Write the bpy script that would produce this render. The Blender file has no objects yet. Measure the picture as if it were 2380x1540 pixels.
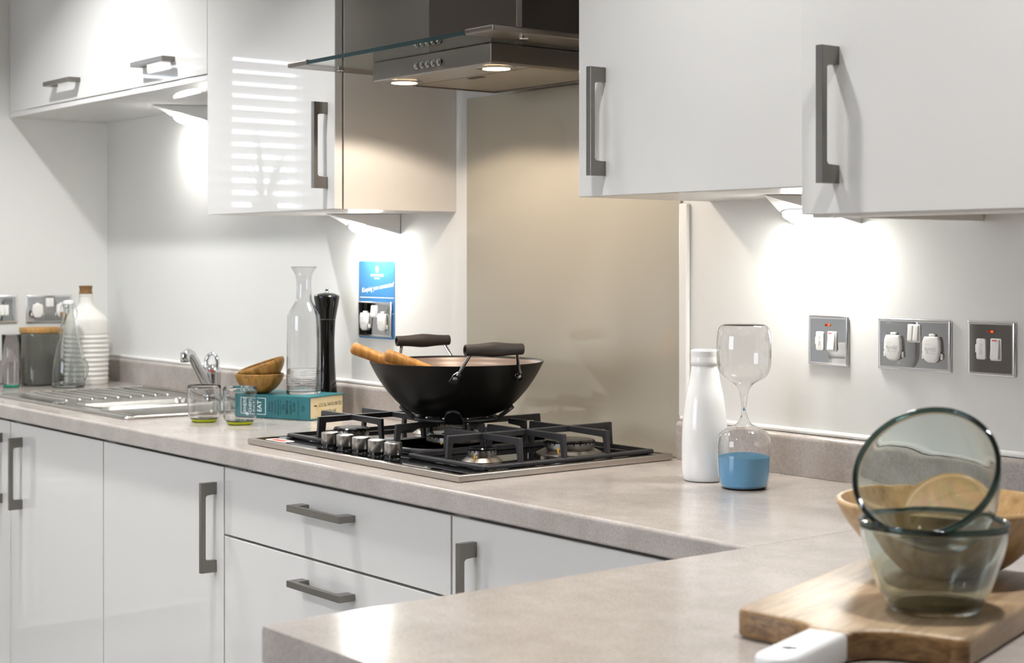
import bpy, bmesh, math, random
from mathutils import Vector, Matrix, Euler
random.seed(7)
PI = math.pi
SC = bpy.context.scene
COL = SC.collection
H = 0.91                      # worktop height; everything below is laid out with z = 0 on the worktop

# ------------------------------------------------------------------ camera
cam_d = bpy.data.cameras.new('camera'); cam = bpy.data.objects.new('camera', cam_d); COL.objects.link(cam)
cam.location = (2.9576, -2.1585, 0.3801 + H)
cam.rotation_euler = (PI/2, 0, 0.9026)
cam_d.sensor_width = 36; cam_d.lens = 3707.8*36/2380
cam_d.shift_y = -165/2380
cam_d.clip_start = 0.05
cam_d.dof.use_dof = True; cam_d.dof.focus_distance = 2.85; cam_d.dof.aperture_fstop = 7.5
SC.camera = cam
# ------------------------------------------------------------------ world, exposure, lights
w = bpy.data.worlds.new('world'); SC.world = w; w.use_nodes = True
bg = w.node_tree.nodes['Background']; bg.inputs[0].default_value = (0.80, 0.88, 1.0, 1); bg.inputs[1].default_value = 11.0
SC.view_settings.view_transform = 'Standard'; SC.view_settings.look = 'None'
SC.view_settings.exposure = 0.0; SC.view_settings.gamma = 1; SC.view_settings.use_curve_mapping = False
cy = SC.cycles
cy.max_bounces = 10; cy.diffuse_bounces = 4; cy.glossy_bounces = 5; cy.transmission_bounces = 10; cy.transparent_max_bounces = 8
cy.sample_clamp_indirect = 6.0; cy.blur_glossy = 0.1
LAMP_COOL = 130.0     # under-cabinet lamp lens radiance
HOOD_W = 8.2         # each hood lamp, watts
CEIL_W = 7.2; REAR_W = 13.0         # each ceiling downlight, watts
def light(name, kind, loc, rot, energy, color=(1, 1, 1), **kw):
    d = bpy.data.lights.new(name, kind); d.energy = energy; d.color = color
    for k, v in kw.items(): setattr(d, k, v)
    o = bpy.data.objects.new(name, d); COL.objects.link(o); o.location = loc; o.rotation_euler = rot
    return o
def portal(name, loc, rot, sx, sy):
    o = light(name, 'AREA', loc, rot, 1.0, shape='RECTANGLE', size=sx, size_y=sy)
    o.data.cycles.is_portal = True
    return o
XL, XR, YB, ZF, ZC = -1.88, 5.0, -4.6, -0.91, 1.49
FILL_WIN = (-0.75, 1.05, 0.05, 1.2)       # unseen fill window added in the front wall behind the camera: x0,x1,z0,z1
WIN = (-1.475, -0.715, 0.50, 1.145)   # kitchen window in the left wall y0,y1,z0,z1
portal('patio_portal', ((FILL_WIN[0]+FILL_WIN[1])/2, YB-0.02, (FILL_WIN[2]+FILL_WIN[3])/2), (PI/2, 0, 0), FILL_WIN[1]-FILL_WIN[0], FILL_WIN[3]-FILL_WIN[2])
portal('window_portal', (XL-0.11, (WIN[0]+WIN[1])/2, (WIN[2]+WIN[3])/2), (0, -PI/2, 0), WIN[3]-WIN[2], WIN[1]-WIN[0])

# ------------------------------------------------------------------ helpers
OFF = {}
def lin(c):
    if isinstance(c, str):
        c = [int(c[i:i+2], 16)/255 for i in (0, 2, 4)]
        c = [x/12.92 if x <= 0.04045 else ((x+0.055)/1.055)**2.4 for x in c]
    return (*c, 1)
def mat(name, col, rough=0.5, metal=0.0, spec=0.5, ior=1.45, trans=0.0, coat=0.0, emit=None, estr=0.0, aniso=0.0):
    m = bpy.data.materials.new(name); m.use_nodes = True
    b = m.node_tree.nodes['Principled BSDF']
    b.inputs['Base Color'].default_value = lin(col); b.inputs['Roughness'].default_value = rough
    b.inputs['Metallic'].default_value = metal; b.inputs['IOR'].default_value = ior
    b.inputs['Specular IOR Level'].default_value = spec
    b.inputs['Transmission Weight'].default_value = trans; b.inputs['Coat Weight'].default_value = coat
    b.inputs['Coat Roughness'].default_value = 0.03
    b.inputs['Anisotropic'].default_value = aniso
    if emit: b.inputs['Emission Color'].default_value = lin(emit); b.inputs['Emission Strength'].default_value = estr
    return m
class G:
    """small node helper on one material"""
    def __init__(s, m): s.m = m; s.t = m.node_tree; s.b = s.t.nodes['Principled BSDF']
    def n(s, ty, **kw):
        x = s.t.nodes.new(ty)
        for k, v in kw.items():
            if k.startswith('i_'):
                x.inputs[k[2:].replace('_', ' ')].default_value = v
            else: setattr(x, k, v)
        return x
    def l(s, a, b): s.t.links.new(a, b)
    def coord(s, scale=(1, 1, 1), rot=(0, 0, 0), which='Object'):
        c = s.n('ShaderNodeTexCoord'); mp = s.n('ShaderNodeMapping')
        mp.inputs['Scale'].default_value = scale; mp.inputs['Rotation'].default_value = rot
        s.l(c.outputs[which], mp.inputs['Vector']); return mp.outputs[0]
    def ramp(s, fac, stops):
        r = s.n('ShaderNodeValToRGB'); e = r.color_ramp.elements
        while len(e) < len(stops): e.new(0.5)
        for k, (p, c) in enumerate(stops): e[k].position = p; e[k].color = lin(c)
        s.l(fac, r.inputs[0]); return r.outputs[0]
    def mix(s, fac, a, b, mode='MIX'):
        x = s.n('ShaderNodeMix', data_type='RGBA', blend_type=mode)
        for sock, v in ((x.inputs[0], fac), (x.inputs[6], a), (x.inputs[7], b)):
            if isinstance(v, (int, float)): sock.default_value = v
            elif isinstance(v, (tuple, str)): sock.default_value = lin(v) if isinstance(v, str) else v
            else: s.l(v, sock)
        return x.outputs[2]
    def bump(s, h, strength=0.2, dist=0.001):
        x = s.n('ShaderNodeBump'); x.inputs['Strength'].default_value = strength; x.inputs['Distance'].default_value = dist
        s.l(h, x.inputs['Height']); s.l(x.outputs[0], s.b.inputs['Normal'])

def shift(bm, v): bmesh.ops.translate(bm, verts=bm.verts, vec=v)
def emptyobj(name, loc, rz=0.0, rot=None):
    o = bpy.data.objects.new(name, None); COL.objects.link(o); o.location = loc
    o.rotation_euler = rot if rot is not None else (0, 0, rz)
    o.empty_display_size = 0.02
    return o
def thing(name, label, cat, loc=(0, 0, 0), rz=0.0, group=None, rot=None, local=False):
    o = emptyobj(name, loc, rz, rot); o['label'] = label; o['category'] = cat
    if group: o['group'] = group
    OFF[o.name] = Vector((0, 0, 0)) if local else Vector(loc)
    return o
def obj(name, bm, m, parent=None, smooth=None, local=False, label=None, wn=True):
    """one mesh object; a child of a world-built thing is shifted into its local frame"""
    bmesh.ops.recalc_face_normals(bm, faces=bm.faces)
    me = bpy.data.meshes.new(name)
    o = bpy.data.objects.new(name, me); COL.objects.link(o)
    off = Vector((0, 0, 0))
    if parent is not None:
        off = OFF.get(parent.name, Vector((0, 0, 0))); o.parent = parent; OFF[o.name] = off
    elif not local:
        vs = [v.co for v in bm.verts]
        off = Vector(((min(v.x for v in vs)+max(v.x for v in vs))/2, (min(v.y for v in vs)+max(v.y for v in vs))/2, min(v.z for v in vs)))
        o.location = off; OFF[o.name] = off
    if off.length > 0 and not local: shift(bm, -off)
    bm.to_mesh(me); bm.free()
    if m is not None: me.materials.append(m)
    if smooth:
        for p in me.polygons: p.use_smooth = smooth != 30 and p.area < 6e-4 and len(p.vertices) <= 8
        if smooth is not True and smooth != 30:
            try: me.set_sharp_from_angle(angle=math.radians(smooth))
            except Exception: pass
    if label: o['label'] = label
    return o
def tag(o, label, cat, group=None):
    o['label'] = label; o['category'] = cat
    if group: o['group'] = group
    return o
def struct(o): o['kind'] = 'structure'; return o

def box(bm, x0, x1, y0, y1, z0, z1, bev=0.0, seg=2):
    r = bmesh.ops.create_cube(bm, size=1.0)
    for v in r['verts']:
        v.co = Vector((x0 if v.co.x < 0 else x1, y0 if v.co.y < 0 else y1, z0 if v.co.z < 0 else z1))
    if bev > 0:
        es = list({e for v in r['verts'] for e in v.link_edges})
        bmesh.ops.bevel(bm, geom=es, offset=bev, segments=seg, affect='EDGES', profile=0.5)
    return bm
def bx(*a, **k): return box(bmesh.new(), *a, **k)
def prism(bm, poly, z0, z1, M=None, bev=0.0, seg=2):
    """closed polygon (x,y) extruded z0..z1, transformed by M"""
    M = M or Matrix.Identity(4)
    lo = [bm.verts.new(M @ Vector((x, y, z0))) for x, y in poly]; hi = [bm.verts.new(M @ Vector((x, y, z1))) for x, y in poly]
    n = len(poly); fs = [bm.faces.new(lo[::-1]), bm.faces.new(hi)]
    for i in range(n): fs.append(bm.faces.new((lo[i], lo[(i+1) % n], hi[(i+1) % n], hi[i])))
    if bev > 0:
        es = list({e for f in fs[:2] for e in f.edges})
        bmesh.ops.bevel(bm, geom=es, offset=bev, segments=seg, affect='EDGES', profile=0.5)
    return bm
def lathe(bm, prof, seg=48, c=(0, 0, 0), M=None, sx=1.0, sy=1.0):
    """profile of (r,z) turned about z; r = 0 closes to a pole; an end with r > 0 is left open or closed by the profile"""
    c = Vector(c); M = M or Matrix.Identity(4); rings = []
    for r, z in prof:
        if r < 1e-6: rings.append([bm.verts.new(M @ (Vector((0, 0, z)) + c))])
        else: rings.append([bm.verts.new(M @ (Vector((r*sx*math.cos(2*PI*k/seg), r*sy*math.sin(2*PI*k/seg), z)) + c)) for k in range(seg)])
    for a, b in zip(rings[:-1], rings[1:]):
        for k in range(seg):
            k2 = (k+1) % seg
            if len(a) == 1 and len(b) == 1: continue
            if len(a) == 1: bm.faces.new((a[0], b[k2], b[k]))
            elif len(b) == 1: bm.faces.new((a[k], a[k2], b[0]))
            else: bm.faces.new((a[k], a[k2], b[k2], b[k]))
    return bm
def cyl(bm, r, z0, z1, c=(0, 0, 0), seg=32, bev=0.0, M=None, r2=None):
    r2 = r if r2 is None else r2
    if bev > 0: p = [(0, z0), (r-bev, z0), (r-bev*.3, z0+bev*.3), (r, z0+bev), (r2, z1-bev), (r2-bev*.3, z1-bev*.3), (r2-bev, z1), (0, z1)]
    else: p = [(0, z0), (r, z0), (r2, z1), (0, z1)]
    return lathe(bm, p, seg, c, M)
def tube(bm, pts, r, seg=10, cap=True, flat=1.0):
    """round bar along points; r a number or list"""
    pts = [Vector(p) for p in pts]; n = len(pts); rs = r if isinstance(r, (list, tuple)) else [r]*n
    rings = []; up = None
    for i, p in enumerate(pts):
        t = (pts[min(i+1, n-1)] - pts[max(i-1, 0)]).normalized()
        if up is None:
            up = Vector((0, 0, 1)) if abs(t.z) < 0.9 else Vector((1, 0, 0))
        a = t.cross(up).normalized(); b = a.cross(t).normalized(); up = b
        rings.append([bm.verts.new(p + rs[i]*(a*math.cos(2*PI*k/seg) + b*flat*math.sin(2*PI*k/seg))) for k in range(seg)])
    for a, b in zip(rings[:-1], rings[1:]):
        for k in range(seg): bm.faces.new((a[k], a[(k+1) % seg], b[(k+1) % seg], b[k]))
    if cap: bm.faces.new(rings[0][::-1]); bm.faces.new(rings[-1])
    return bm
def bez(p0, p1, p2, n=8):
    p0, p1, p2 = map(Vector, (p0, p1, p2))
    return [p0*(1-t)**2 + p1*2*t*(1-t) + p2*t*t for t in [k/n for k in range(n+1)]]
def rrect(x0, x1, y0, y1, r, n=5):
    out = []
    for cx, cyy, a0 in ((x1-r, y0+r, -PI/2), (x1-r, y1-r, 0), (x0+r, y1-r, PI/2), (x0+r, y0+r, PI)):
        for k in range(n+1):
            a = a0 + PI/2*k/n; out.append((cx + r*math.cos(a), cyy + r*math.sin(a)))
    return out
def smoothprof(pts, n=6):
    """Catmull-Rom through (r,z) points"""
    P = [Vector((a, b, 0)) for a, b in pts]; out = []
    for i in range(len(P)-1):
        a, b, c, d = P[max(i-1, 0)], P[i], P[i+1], P[min(i+2, len(P)-1)]
        for k in range(n):
            t = k/n
            q = 0.5*((2*b) + (-a+c)*t + (2*a-5*b+4*c-d)*t*t + (-a+3*b-3*c+d)*t**3)
            out.append((max(q.x, 0), q.y))
    out.append(pts[-1]); return out
def shell(outer, th, floor=None):
    """closed glass/wood wall profile from an outer (r,z) profile running bottom to rim"""
    inner = [(max(r-th, 0.0005), z) for r, z in outer]
    zf = outer[0][1] + (floor if floor is not None else th)
    inn = [(r, z) for r, z in inner if z > zf+0.0005]
    rl, zl = outer[-1]
    prof = [(0, outer[0][1])] + outer + [(rl-th*0.25, zl+th*0.35), (rl-th*0.75, zl+th*0.35)] + inn[::-1]
    r0 = inn[0][0]
    prof += [(r0*0.97, zf+0.0003), (r0*0.85, zf), (0, zf)]
    return prof
def align(a, b):
    """matrix taking local +z onto direction a->b, origin at a"""
    a, b = Vector(a), Vector(b); d = b-a
    return Matrix.Translation(a) @ d.to_track_quat('Z', 'Y').to_matrix().to_4x4()
WALLY = Matrix.Rotation(PI/2, 4, 'X')                       # text/prism plane facing -y : local x -> +x, local y -> +z, local z -> -y
LEFTW = Matrix.Rotation(PI/2, 4, 'Z') @ Matrix.Rotation(PI/2, 4, 'X')   # facing +x
def text_bm(body, size, M, shear=0.0, ext=0.0002, ax='CENTER', ay='CENTER', space=1.0, res=2, sx=1.0):
    cu = bpy.data.curves.new('lettering', 'FONT'); cu.body = body; cu.size = size; cu.align_x = ax; cu.align_y = ay
    cu.shear = shear; cu.extrude = ext; cu.space_character = space; cu.resolution_u = res
    o = bpy.data.objects.new('lettering', cu); COL.objects.link(o)
    dg = bpy.context.evaluated_depsgraph_get(); dg.update()
    me = bpy.data.meshes.new_from_object(o.evaluated_get(dg))
    bm = bmesh.new(); bm.from_mesh(me); bmesh.ops.transform(bm, matrix=M @ Matrix.Diagonal((sx, 1, 1, 1)), verts=bm.verts)
    bpy.data.objects.remove(o); bpy.data.curves.remove(cu); bpy.data.meshes.remove(me)
    return bm
def join(bms):
    out = bmesh.new()
    for b in bms:
        me = bpy.data.meshes.new('tmp'); b.to_mesh(me); b.free(); out.from_mesh(me); bpy.data.meshes.remove(me)
    return out
def copy_tree(o, parent=None):
    c = o.copy(); COL.objects.link(c); c.parent = parent
    for ch in o.children: copy_tree(ch, c)
    return c
def T(x, y, z): return Matrix.Translation((x, y, z))

# ------------------------------------------------------------------ materials
M = {}
M['gloss'] = mat('white_gloss_door', 'DEDDDB', 0.02, spec=0.55)
M['carcass'] = mat('white_melamine', 'E2DFDA', 0.22)
M['paint'] = mat('matt_wall_paint', 'E3E3E0', 0.55, spec=0.3)
g = G(M['paint']); nz = g.n('ShaderNodeTexNoise', i_Scale=150.0, i_Detail=3.0); g.l(g.coord((1, 1, 0.6)), nz.inputs['Vector']); g.bump(nz.outputs[0], 0.12, 0.002)
M['ceil'] = mat('ceiling_paint', 'ECEAE6', 0.7)
M['dark_wall'] = mat('taupe_wall_paint', '8E8780', 0.6)  # dark tone put in so the steel mirrors a dim, unlit room
M['floor'] = mat('grey_floor', '6A625A', 0.35)
M['paving'] = mat('outdoor_paving', '8B867E', 0.8)
M['trim'] = mat('white_trim', 'F2F1EE', 0.25)
M['plinth'] = mat('plinth_grey', 'BDBAB6', 0.3)
# stone-effect laminate
def stone(name, base, dark, lightc, rough):
    m = mat(name, base, rough); g = G(m); v = g.coord()
    n1 = g.n('ShaderNodeTexNoise', i_Scale=14.0, i_Detail=6.0, i_Roughness=0.65); g.l(v, n1.inputs['Vector'])
    n2 = g.n('ShaderNodeTexNoise', i_Scale=260.0, i_Detail=3.0); g.l(v, n2.inputs['Vector'])
    n3 = g.n('ShaderNodeTexVoronoi', i_Scale=190.0); g.l(v, n3.inputs['Vector'])
    c1 = g.ramp(n1.outputs[0], [(0.3, dark), (0.55, base), (0.8, lightc)])
    s2 = g.ramp(n2.outputs[0], [(0.32, 'D9D5D1'), (0.62, 'FFFFFF')])
    c2 = g.mix(0.55, c1, s2, 'MULTIPLY')
    pit = g.ramp(n3.outputs['Distance'], [(0.10, '000000'), (0.2, 'FFFFFF')])
    n4 = g.n('ShaderNodeTexNoise', i_Scale=40.0); g.l(v, n4.inputs['Vector'])
    gate = g.ramp(n4.outputs[0], [(0.55, 'FFFFFF'), (0.62, '000000')])
    pm = g.mix(1.0, pit, gate, 'LIGHTEN')
    c3 = g.mix(0.22, c2, pm, 'MULTIPLY')
    g.l(c3, g.b.inputs['Base Color']); g.bump(n2.outputs[0], 0.05, 0.0005)
    return m
M['worktop'] = stone('stone_laminate', 'B0A8A3', 'A49C96', 'BCB5B0', 0.17)
M['worktop'].node_tree.nodes['Principled BSDF'].inputs['IOR'].default_value = 1.55
M['upstand'] = M['worktop']
M['silicone'] = mat('white_sealant', 'F4F3F0', 0.35)
M['splash'] = mat('beige_glass', 'AEA798', 0.015, spec=0.75)
M['splash_edge'] = mat('glass_edge', 'A9B2A0', 0.1)
M['nickel'] = mat('brushed_nickel', '827E79', 0.33, 1.0)
M['chrome'] = mat('chrome', 'D8D8DA', 0.04, 1.0)
M['bezel'] = mat('bright_bezel', 'EFEFF1', 0.16, 1.0)  # brighter than the plate: reflection of the lit wall put into the colour
M['polish'] = mat('polished_plate', 'B2B2B4', 0.04, 1.0)
def brushed(name, col, rough, sc):
    m = mat(name, col, rough, 1.0); g = G(m)
    n = g.n('ShaderNodeTexNoise', i_Scale=8.0, i_Detail=4.0); g.l(g.coord(sc), n.inputs['Vector'])
    r = g.n('ShaderNodeMapRange'); r.inputs['To Min'].default_value = rough*0.9; r.inputs['To Max'].default_value = rough*1.12
    g.l(n.outputs[0], r.inputs[0]); g.l(r.outputs[0], g.b.inputs['Roughness'])
    return m
M['steel'] = brushed('brushed_steel', 'B5AEA6', 0.30, (1, 60, 60))
M['hoodsteel'] = mat('hood_steel', '7A736C', 0.30, 1.0)
M['chim'] = brushed('chimney_steel', '564F49', 0.32, (80, 80, 1))
M['sinksteel'] = brushed('sink_steel', 'BDBBB7', 0.22, (1, 60, 60))
M['knob'] = mat('satin_aluminium', 'BEBAB5', 0.28, 1.0)
M['iron'] = mat('cast_iron', '2B2A2C', 0.38, 0.0, spec=0.45)
g = G(M['iron']); nz = g.n('ShaderNodeTexNoise', i_Scale=500.0); g.l(g.coord(), nz.inputs['Vector']); g.bump(nz.outputs[0], 0.12, 0.0006)
M['blackglass'] = mat('black_glass', '0B0B0C', 0.03, spec=0.7)
M['enamel'] = mat('black_enamel', '141416', 0.18)
M['blackplastic'] = mat('black_plastic', '101011', 0.25)
M['gloss_black'] = mat('black_lacquer', '0C0B0B', 0.06, spec=0.7)
M['wok'] = mat('nonstick_black', '12100E', 0.40, spec=0.32)
M['wokin'] = mat('nonstick_inner', '8C7A6E', 0.34, 0.35)
g = G(M['wokin']); wv = g.n('ShaderNodeTexWave', wave_type='RINGS', rings_direction='Z', i_Scale=65.0); g.l(g.coord(), wv.inputs['Vector']); g.bump(wv.outputs[0], 0.25, 0.0006)
M['grip'] = mat('dark_grip', '2D2623', 0.55)
def wood(name, a, b, c, sc, rough=0.42, ring=6.0):
    m = mat(name, b, rough); g = G(m); v = g.coord(sc)
    n1 = g.n('ShaderNodeTexNoise', i_Scale=ring, i_Detail=5.0, i_Roughness=0.6, i_Distortion=0.6); g.l(v, n1.inputs['Vector'])
    n2 = g.n('ShaderNodeTexNoise', i_Scale=ring*9, i_Detail=3.0); g.l(v, n2.inputs['Vector'])
    c1 = g.ramp(n1.outputs[0], [(0.3, a), (0.5, b), (0.7, c)])
    c2 = g.mix(0.25, c1, n2.outputs['Color'], 'OVERLAY')
    g.l(c2, g.b.inputs['Base Color']); return m
M['spoon'] = wood('oiled_wood', '8A5A24', 'B8803C', 'CB9A58', (14, 14, 1.2))
M['board'] = wood('acacia_board', '7E664A', '9E8464', 'B59B7A', (16, 1.5, 10), 0.48)
bb_ = M['board'].node_tree.nodes['Principled BSDF']; bb_.inputs['Coat Weight'].default_value = 0.6; bb_.inputs['Coat Roughness'].default_value = 0.42; bb_.inputs['Coat IOR'].default_value = 1.7
M['board_dark'] = wood('acacia_end_grain', '54391F', '80603C', '9C7A50', (12, 3, 24), 0.4)
M['bigwood'] = wood('light_wood_bowl', '846740', 'A48458', 'B89A70', (10, 10, 2.5), 0.4)
M['cork'] = wood('brown_stopper', '5E4124', '7C5A35', '946E44', (40, 40, 40), 0.6)
M['lid'] = wood('bamboo_lid', '8E6430', 'AE8348', 'C29A5C', (60, 3, 3), 0.4)
# bamboo strips round a bowl
def bamboo(name):
    m = mat(name, 'A67C3C', 0.34); g = G(m)
    tc = g.n('ShaderNodeTexCoord'); sp = g.n('ShaderNodeSeparateXYZ'); g.l(tc.outputs['Object'], sp.inputs[0])
    at = g.n('ShaderNodeMath', operation='ARCTAN2'); g.l(sp.outputs[1], at.inputs[0]); g.l(sp.outputs[0], at.inputs[1])
    cb = g.n('ShaderNodeCombineXYZ'); m1 = g.n('ShaderNodeMath', operation='MULTIPLY'); m1.inputs[1].default_value = 4.2; g.l(at.outputs[0], m1.inputs[0])
    m2 = g.n('ShaderNodeMath', operation='MULTIPLY'); m2.inputs[1].default_value = 46; g.l(sp.outputs[2], m2.inputs[0])
    g.l(m1.outputs[0], cb.inputs[0]); g.l(m2.outputs[0], cb.inputs[1])
    br = g.n('ShaderNodeTexBrick'); br.inputs['Scale'].default_value = 1.0; br.inputs['Mortar Size'].default_value = 0.0
    br.inputs['Brick Width'].default_value = 0.42; br.inputs['Row Height'].default_value = 0.9
    br.inputs['Color1'].default_value = lin('A87E3E'); br.inputs['Color2'].default_value = lin('7E5A26'); g.l(cb.outputs[0], br.inputs['Vector'])
    n = g.n('ShaderNodeTexNoise', i_Scale=30.0, i_Detail=4.0); g.l(g.coord((4, 4, 0.6)), n.inputs['Vector'])
    g.l(g.mix(0.3, br.outputs['Color'], n.outputs['Color'], 'OVERLAY'), g.b.inputs['Base Color']); return m
M['bamboo'] = bamboo('bamboo_strips')
M['glass'] = mat('clear_glass', 'FFFFFF', 0.0, trans=1.0, ior=1.47)
M['glass_lime'] = mat('lime_glass', 'E6F22A', 0.05, trans=0.6, ior=1.47)
M['glass_teal'] = mat('teal_glass', '3DB497', 0.05, trans=0.6, ior=1.47)
M['glass_green'] = mat('recycled_green_glass', 'E6EEEA', 0.0, trans=1.0, ior=1.5)
M['glass_rim'] = mat('dark_green_glass_rim', '45605F', 0.02, trans=1.0, ior=1.5)
M['glass_grey'] = mat('smoked_glass', 'A3A399', 0.03, trans=0.75, ior=1.45)
M['glass_bottle'] = mat('pale_green_glass', 'F5F8F6', 0.0, trans=1.0, ior=1.48)
M['canopy'] = mat('canopy_glass', 'C9D4CD', 0.0, trans=1.0, ior=1.45)
M['edge_teal'] = mat('glass_edge_teal', '24383B', 0.08)
M['pane'] = mat('window_glass', 'FFFFFF', 0.0, trans=1.0, ior=1.02)
M['ceramic'] = mat('white_ceramic', 'EFEFEE', 0.08, spec=0.6)
M['cream'] = mat('glazed_stoneware', 'E3E1DC', 0.12)
M['sand'] = mat('blue_sand', '68ADD6', 0.85)
g = G(M['sand']); nz = g.n('ShaderNodeTexNoise', i_Scale=900.0); g.l(g.coord(), nz.inputs['Vector']); g.bump(nz.outputs[0], 0.3, 0.001)
M['plastic'] = mat('white_plastic', 'F3F2EF', 0.28)
M['neon'] = mat('neon_lamp', 'C03A10', 0.2, emit='FF5A1A', estr=1.6)
M['neon_dark'] = mat('neon_lens', '8A2408', 0.2)
M['red'] = mat('red_print', 'C8433A', 0.4)
M['sticker'] = mat('sticker_paper', 'D9D6D2', 0.35)
M['blue'] = mat('blue_card', '3F7AAC', 0.4)
M['white'] = mat('white_print', 'F5F7F9', 0.5)
M['emboss'] = mat('embossed_plastic', 'D2D1CE', 0.4)
M['book'] = mat('teal_cloth', '1F6268', 0.5)
M['paper'] = mat('cream_page_edges', 'E6D6AE', 0.7)
g = G(M['paper']); wv = g.n('ShaderNodeTexWave', bands_direction='Z', i_Scale=300.0, i_Distortion=2.0); g.l(g.coord(), wv.inputs['Vector'])
g.l(g.ramp(wv.outputs[0], [(0.0, 'D8C79C'), (1.0, 'EBDDB8')]), g.b.inputs['Base Color'])
M['ink'] = mat('black_print', '12201F', 0.5)
M['yellow'] = mat('yellow_ribbon', 'F0B818', 0.5)
M['radiator'] = mat('radiator_enamel', 'F0EFEC', 0.2)
M['slat'] = mat('blind_slat', 'EDEDEE', 0.4)
M['leaf'] = mat('green_leaf', '4E6B3A', 0.4)
M['pot'] = mat('grey_pot', '8A8784', 0.5)
M['whitepaint'] = mat('white_handle_paint', 'F0F0F1', 0.3)
M['hole'] = mat('dark_void', '0A0A0A', 0.8)
M['lamp'] = mat('lamp_lens', 'FFFFFF', 0.3, emit='FFFDF6', estr=LAMP_COOL)
M['hoodlamp'] = mat('halogen_lens', 'FFFFFF', 0.3, emit='FFD9A8', estr=14.0)
M['ceillamp'] = mat('downlight_lens', 'FFFFFF', 0.3, emit='FFF8EE', estr=12.0)
M['filter'] = mat('grease_filter', 'B0A48F', 0.35, 0.7)
g = G(M['filter']); ck = g.n('ShaderNodeTexVoronoi', i_Scale=320.0); ck.inputs['Randomness'].default_value = 0.0; g.l(g.coord((1, 1, 0.001)), ck.inputs['Vector'])
g.l(g.ramp(ck.outputs['Distance'], [(0.28, '6A6152'), (0.42, 'B9AD97')]), g.b.inputs['Base Color'])

# ------------------------------------------------------------------ the room shell
struct(obj('floor', bx(XL-0.2, XR+0.1, YB-0.2, 0.1, ZF-0.1, ZF), M['floor']))
struct(obj('ground', bx(-30, 30, -40, 30, ZF-0.35, ZF-0.25), M['paving']))  # unseen outdoor ground, added to cut sky light from below
struct(obj('ceiling', bx(XL-0.2, XR+0.1, YB-0.2, 0.1, ZC, ZC+0.1), M['ceil']))
struct(obj('wall_back', bx(XL-0.2, XR+0.1, 0.0, 0.1, ZF, ZC), M['paint']))
struct(obj('wall_right', bx(XR, XR+0.1, YB, 0.0, ZF, ZC), M['dark_wall']))
bm = bmesh.new()
box(bm, XL-0.2, XL, YB, WIN[0], ZF, ZC); box(bm, XL-0.2, XL, WIN[1], 0.0, ZF, ZC)
box(bm, XL-0.2, XL, WIN[0], WIN[1], ZF, WIN[2]); box(bm, XL-0.2, XL, WIN[0], WIN[1], WIN[3], ZC)
struct(obj('wall_left', bm, M['paint']))
bm = bmesh.new()
box(bm, XL-0.2, FILL_WIN[0], YB-0.2, YB, ZF, ZC); box(bm, FILL_WIN[1], XR+0.1, YB-0.2, YB, ZF, ZC); box(bm, FILL_WIN[0], FILL_WIN[1], YB-0.2, YB, FILL_WIN[3], ZC); box(bm, FILL_WIN[0], FILL_WIN[1], YB-0.2, YB, ZF, FILL_WIN[2])
struct(obj('wall_front', bm, M['dark_wall']))
# added window out of view behind the camera, there for fill daylight
dr = struct(obj('window_2', join([bx(FILL_WIN[0]+a, FILL_WIN[0]+b, YB-0.12, YB-0.06, FILL_WIN[2]+0.003, FILL_WIN[3]-0.003) for a, b in ((0.003, 0.07), (1.73, 1.797))] +
        [bx(FILL_WIN[0]+0.0701, FILL_WIN[0]+1.7299, YB-0.12, YB-0.06, z0, z1) for z0, z1 in ((FILL_WIN[2]+0.003, FILL_WIN[2]+0.07), (FILL_WIN[3]-0.07, FILL_WIN[3]-0.003))]), M['trim']))
obj('pane', bx(FILL_WIN[0]+0.07, FILL_WIN[0]+1.73, YB-0.093, YB-0.087, FILL_WIN[2]+0.07, FILL_WIN[3]-0.07), M['pane'], dr)
# window in the left wall
win = struct(obj('window_1', join([bx(XL-0.14, XL-0.08, a, b, WIN[2]+0.003, WIN[3]-0.003) for a, b in ((WIN[0]+0.003, WIN[0]+0.05), (-1.146, -1.03), (WIN[1]-0.05, WIN[1]-0.003))] +
        [bx(XL-0.14, XL-0.08, a, b, z0, z1) for a, b in ((WIN[0]+0.0501, -1.1461), (-1.0299, WIN[1]-0.0501)) for z0, z1 in ((WIN[2]+0.003, WIN[2]+0.05), (WIN[3]-0.05, WIN[3]-0.003))]), M['trim']))
for a, b in ((WIN[0]+0.05, -1.146), (-1.03, WIN[1]-0.05)):
    obj('pane', bx(XL-0.113, XL-0.107, a, b, WIN[2]+0.05, WIN[3]-0.05), M['pane'], win)
struct(obj('trim_1', bx(XL-0.075, XL+0.10, WIN[0]-0.03, WIN[1]+0.03, WIN[2]-0.032, WIN[2]-0.002, 0.006), M['trim']))   # window sill
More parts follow.
